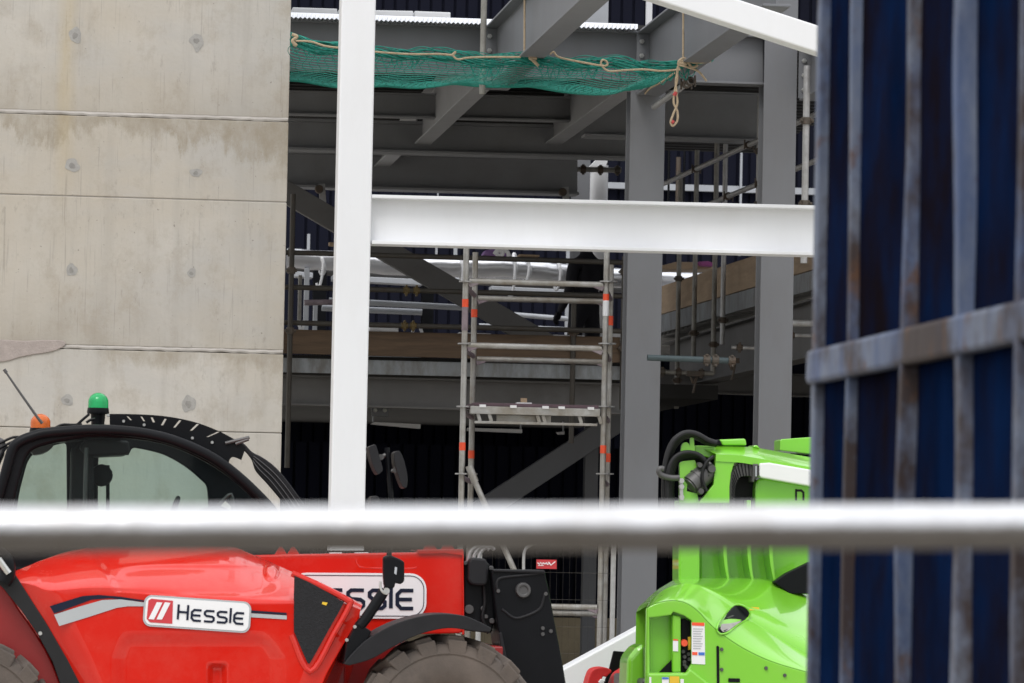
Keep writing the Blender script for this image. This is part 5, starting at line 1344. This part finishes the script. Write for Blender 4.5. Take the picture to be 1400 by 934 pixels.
m = MB(); px_ext(m, q5((640, 900), (720, 902), (720, 930), (640, 928)), GY - .012, .02); m.build('hood_latch', M['black'], hood, bevel=.004)
m = MB(); px_ext(m, q5((-60, 760), (0, 690), (62, 655), (66, 1010), (-70, 1010)), GY + .35, .4); m.build('rear_bulge', M['green'], lift, bevel=.05, bseg=4)
m = MB(); m.box((U(880, 1000, GY).x, GY + .1, .5), (U(1180, 1000, GY).x, GY + 1.5, U(950, 930, GY).z)); m.build('turntable', M['motor'], lift, bevel=.02)
for x in (905, 1150):
    for y in (GY + .05, GY + 1.5):
        c = U(x, 1078, y); m = MB(); c.z = .42; c.y = y
        m.lathe([(.2, 0), (.38, 0), (.42, .05), (.42, .25), (.38, .3), (.2, .3)], c, 'Y', 32); t_ = m.build('wheel', M['tyre'], lift, smooth=True)
        m = MB(); m.lathe([(.01, -.01), (.12, -.02), (.2, .02), (.2, .25), (.01, .26)], c, 'Y', 24); m.build('rim', M['signw'], t_, smooth=True)
# mast behind the hood
MY = 30.3
m = MB(); px_ext(m, [(928, 684), (957, 684), (957, 812), (928, 812)], MY, .3)
px_ext(m, [(957, 684), (1110, 688), (1110, 812), (957, 812)], MY + .25, .3)
mast = m.build('mast', M['green'], lift, bevel=.014)
for x in (992, 1025, 1055):
    m = MB()
    px_ext(m, sm([(x - 4, 684), (x - 3, 760), (x + 4, 800)], 4) + [(x + 1, 812), (x + 6, 812)] + sm([(x + 7, 800), (x + 2, 760), (x + 2, 684)], 4), MY + .0, .28)
    m.build('mast_rib', M['green'], mast, bevel=.004)
m = MB(); px_ext(m, [(1058, 796), (1075, 784), (1108, 768), (1108, 812), (1080, 812)], MY - .1, .1); m.build('mast_guard', M['black'], mast, bevel=.006)
# upper boom
m = MB(); px_ext(m, q4((487, 250), (655, 258), (606, 320), (588, 380), (578, 470), (578, 580), (368, 580), (470, 455)), MY - .1, .06)
kn = m.build('knuckle_plate', M['green'], lift, bevel=.006)
m = MB()
fr = q4((487, 250), (660, 260), (870, 296), (1120, 338), (1500, 400)); bk = q4((345, 192), (640, 198), (740, 204), (1110, 270), (1500, 330))
fr, bk = resamp(fr, 30), resamp(bk, 30)
A = [U(*p, MY - .11) for p in fr]; B = [U(*p, MY + .12) for p in bk]; C_ = [Vector((p.x, MY + .42, p.z)) for p in B]; D = [p + Vector((0, .5, -.06)) for p in A]; E_ = [p + Vector((0, 0, -.05)) for p in A]
m.grid([E_, A, B, C_, D, E_]); ub = m.build('upper_boom', M['green'], lift, smooth=True)
m = MB(); px_ext(m, q4((780, 312), (845, 308), (1120, 355), (1500, 420), (1500, 530), (1100, 462), (790, 408), (778, 395)), MY - .14, .2); m.build('telescopic_section', M['signw'], ub, bevel=.012)
m = MB(); px_ext(m, q4((735, 316), (772, 316), (775, 400), (750, 405), (742, 440), (730, 438), (732, 400)), MY - .13, .16); m.build('boom_clamp', M['motor'], ub, bevel=.008)
m = MB(); px_ext(m, q4((752, 330), (760, 330), (760, 400), (752, 400)), MY - .15, .03); m.build('clamp_bar', M['palegrey'], ub)
m = MB(); px_ext(m, q4((760, 420), (810, 412), (1120, 464), (1500, 530), (1500, 620), (750, 620), (752, 480)), MY - .02, .2); lbm = m.build('lower_boom', M['green'], lift, bevel=.014)
# the letter n on the lower boom
m = MB()
fm = lambda u, v: U(*q4((1018 + 66 * u, 562 - 76 * v))[0], MY - .024)
strokes(m, [[(.1, 0), (.1, 1)], [(.1, .88), (.62, .88), (.85, .7), (.85, 0)]], .2, fm, Vector((0, 0, 0)))
strokes(m, [[(1.75, 0), (1.75, .9)], [(2.15, 0), (2.15, .9), (2.55, .9)], [(2.15, .5), (2.55, .5)]], .2, fm, Vector((0, 0, 0)))
m.build('boom_lettering', M['blackpl'], lbm)
# cable carrier arch
m = MB(); ao = sm(q4((590, 620), (592, 500), (598, 400), (620, 335), (670, 298), (730, 300)), 6); ai = sm(q4((728, 402), (700, 398), (650, 405), (622, 450), (612, 520), (610, 620)), 6)
px_ext(m, ao + ai, MY - .085, .1); m.build('cable_carrier', M['motor'], lift, bevel=.004)
m = MB()
for k in range(16):
    a = resamp(ao, 17)[k]; b = resamp(ai[::-1], 17)[k]; m.obox(U(*a, MY - .092), U(*b, MY - .092), .006, .008, (0, 1, 0))
m.build('carrier_link', M['black'], lift)
m = MB(); px_ext(m, q4((600, 390), (650, 360), (750, 390), (755, 640), (600, 640)), MY + .1, .02); m.build('dark_cover', M['black'], lift)
# boxes and lugs on top
for P, Y in ((q4((508, 152), (686, 146), (694, 192), (530, 192)), MY + .1), (q4((735, 205), (742, 190), (765, 190), (785, 215)), MY + .1), (q4((918, 158), (926, 150), (1130, 136), (1500, 130), (1500, 255), (1130, 250), (918, 226)), MY + .5)):
    m = MB(); px_ext(m, P, Y, .25); m.build('boom_box', M['green'], lift, bevel=.012)
m = MB(); px_ext(m, q4((430, 158), (512, 152), (530, 190), (480, 192)), MY + .09, .2); m.build('hose_entry', M['black'], lift, bevel=.01)
# knuckle left side
m = MB()
px_ext(m, sm(q4((250, 230), (256, 190), (275, 172), (300, 176), (312, 200)), 4) + q4((312, 140), (338, 136), (342, 205), (345, 250), (250, 250)), MY - .02, .03)
px_ext(m, q4((240, 310), (262, 298), (345, 290), (355, 320), (352, 370), (316, 405), (295, 440), (290, 500), (360, 515), (372, 580), (240, 580), (244, 420)), MY - .05, .05)
m.build('knuckle_bracket', M['green'], lift, bevel=.006)
m = MB(); px_ext(m, q4((345, 196), (480, 200), (492, 250), (440, 275), (345, 250)), MY + .02, .05); m.build('knuckle_side', M['green'], lift, bevel=.006)
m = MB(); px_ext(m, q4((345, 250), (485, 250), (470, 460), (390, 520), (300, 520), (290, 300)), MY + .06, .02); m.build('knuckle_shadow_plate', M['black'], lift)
m = MB(); p, q = U(*q4((318, 460))[0], MY - .06), U(*q4((455, 345))[0], MY - .02); m.tube([p, q], .075, 20); m.tube([p.lerp(q, -.06), p], .06, 20); m.tube([p.lerp(q, .3), p.lerp(q, .36)], .08, 20); mt = m.build('slew_motor', M['motor'], lift, smooth=True)
for r_, q_ in ((.035, (452, 350)), (.026, (380, 500)), (.022, (372, 325))):
    m = MB(); m.lathe([(.001, -.05), (r_ * .75, -.05), (r_, 0)], U(*q4(q_)[0], MY - .08), 'Y', 14); m.build('motor_fitting', M['motor'], mt, smooth=True)
def hose(pts, r, Y, mm='rubber', name='hose'):
    m = MB(); m.tube(smooth_curve([U(*p, Y) for p in pts], 7), r, 10); return m.build(name, M[mm], lift, smooth=True)
for k in range(3):
    d = k * 9
    hose(q4((140 + d, 640), (138 + d, 480), (150 + d, 300), (190 + d * .8, 180 + d), (250 + d * .5, 122 + d), (310, 108 + d), (370, 124 + d), (430, 158 + d * .8), (490, 178 + d * .3)), .021, MY - .06 + k * .03)
for k in range(4):
    d = k * 10
    hose(q4((165 + d, 640), (160 + d, 500), (165 + d, 380), (190 + d, 300 + d * .4), (240 + d * .6, 252 + d * .7), (310, 240 + d), (380, 262 + d), (425 - d * .5, 320 + d), (430 - d, 400)), .017, MY - .09 + k * .025)
hose(q4((400, 470), (390, 400), (420, 310), (470, 265)), .012, MY - .12)
hose(q4((425, 500), (395, 420), (400, 340)), .011, MY - .13)
hose(q4((240, 410), (180, 410), (125, 395), (104, 370), (112, 350), (135, 352)), .022, MY - .13, 'motor', 'hose_clamp_ring')
m = MB(); px_ext(m, q4((244, 420), (262, 420), (268, 560), (244, 560)), MY - .065, .02)
for y in (430, 470, 540): m.lathe([(.001, -.03), (.018, -.03), (.02, 0)], U(*q4((252, y))[0], MY - .065), 'Y', 10)
m.build('bracket_fitting', M['chrome'], lift)

# ------------------------------------------------------------------ red bag and black board
def lump(name, lab, pts, Y, d, mm, cat, bev):
    m = MB(); px_ext(m, sm(pts, 4), Y, d); return tag(m.build(name, M[mm], bevel=bev, bseg=4, angle=30), lab, cat)
root = empty('tool_bag', (U(825, 950, 31).x, 31.2, 0), 'bright red lumpy bags low between white steel and lime lift', 'bag', None)
m = MB(); px_ext(m, sm([(802, 940), (808, 920), (815, 914), (826, 912.5), (834, 915), (836, 919), (829, 926), (822, 940), (822, 1090), (802, 1090)], 3), 31.0, .25); m.build('bag_body', M['redbag'], root, bevel=.04, bseg=4)
m = MB(); px_ext(m, [(822, 928), (828, 931), (822, 935), (818, 933)], 30.97, .03); m.build('bag_patch', M['signw'], root, bevel=.005)
m = MB(); px_ext(m, sm([(836, 940), (842, 924), (850, 917), (858, 915), (860, 940), (862, 1090), (836, 1090)], 3), 31.0, .25); m.build('bag_body', M['redbag'], root, bevel=.04, bseg=4)
m = MB(); P = [(839, 890), (866, 892), (866, 1093), (800, 1093), (826, 934), (833, 914)]
px_ext(m, P, 31.4, .03); tag(m.build('black_board', M['black'], bevel=.006), 'black curved board standing behind the red bags', 'board')

# ------------------------------------------------------------------ navy skip container on the right
CX = 2.13
YC = lambda px: FPX * CX / px
y_far = YC(1112); y_near = 7.0
root = empty('skip_container', (CX + 1.1, (y_far + y_near) / 2, 0), 'rusty navy steel container with paler ribs close to the camera', 'container')
PX = CX + .028
m = MB(); m.box((PX, y_near, .18), (PX + 2.3, y_far - .02, 3.6)); body = m.build('shell', M['skip'], root, bevel=.01)
m = MB(); m.box((CX, y_far - .05, .18), (PX + 2.3, y_far, 3.6)); m.build('end_post', M['skiprib'], root, bevel=.006)
zt_, zb_ = UX(1112, 479, CX).z, UX(1112, 525, CX).z
def rib(px, d, wy, seed, bend=.0):
    rnd = random.Random(seed); y = FPX * PX / px; m = MB(); loops = []
    n = 120; ph = [rnd.uniform(0, 6.3) for _ in range(4)]
    for k in range(n + 1):
        z = .18 + 3.42 * k / n
        s = .014 * math.sin(z * 2.1 + ph[0]) + .009 * math.sin(z * 5.3 + ph[1]) + .004 * math.sin(z * 11 + ph[2])
        s *= bend; e = d + .007 * bend * math.sin(z * 3.7 + ph[3])
        loops.append([Vector((PX + .002, y - wy / 2 + s, z)), Vector((PX - e, y - wy * .36 + s, z)), Vector((PX - e, y + wy * .36 + s, z)), Vector((PX + .002, y + wy / 2 + s, z))])
    m.hull_loops(loops); return m.build('rib', M['skiprib'], root, smooth=False, bevel=.004)
rib(1176, .027, .04, 1, .4); rib(1258, .034, .05, 2, 1.1); rib(1338, .037, .07, 3, 1.1); rib(1430, .042, .06, 4, .6); rib(1510, .06, .09, 5, .5); rib(1640, .06, .09, 6, .5)
zt_, zb_ = UX(1112, 479, CX).z, UX(1112, 525, CX).z
m = MB(); m.box((CX - .016, y_near, zb_), (PX - .0, y_far - .004, zt_)); m.build('side_rail', M['skiprib'], root, bevel=.012)
m = MB(); m.box((CX, y_near, .1), (PX + .0, y_far - .004, .26)); m.build('bottom_rail', M['skiprib'], root, bevel=.01)
m = MB(); m.box((CX, y_near, 3.5), (PX + .0, y_far - .004, 3.66)); m.build('top_rail', M['skiprib'], root, bevel=.01)
m = MB()
for y in (y_near + .3, y_far - .5): m.box((CX + .2, y, 0), (CX + 2.1, y + .2, .18))
m.build('skid', M['skiprib'], root)

# ------------------------------------------------------------------ barrier rail in front
RY = 4.5
a, b = U(-260, 725, RY), U(1720, 719, RY)
root = empty('barrier_rail', ((a.x + b.x) / 2, RY, 0), 'blurred galvanised tube barrier crossing close in front of everything', 'barrier')
d = (b - a).normalized(); a2, b2 = a - d * 1.0, b + d * 1.0
m = MB(); m.tube([a2.lerp(b2, k / 40) for k in range(41)], .0243, 40); m.build('top_tube', M['railm'], root, smooth=True)
for p in (a2, b2):
    m = MB(); m.tube([(p.x, p.y, 0), (p.x, p.y, p.z)], .0222, 20); m.build('post', M['railm'], root, smooth=True)
for k in (.35, .55):
    pass
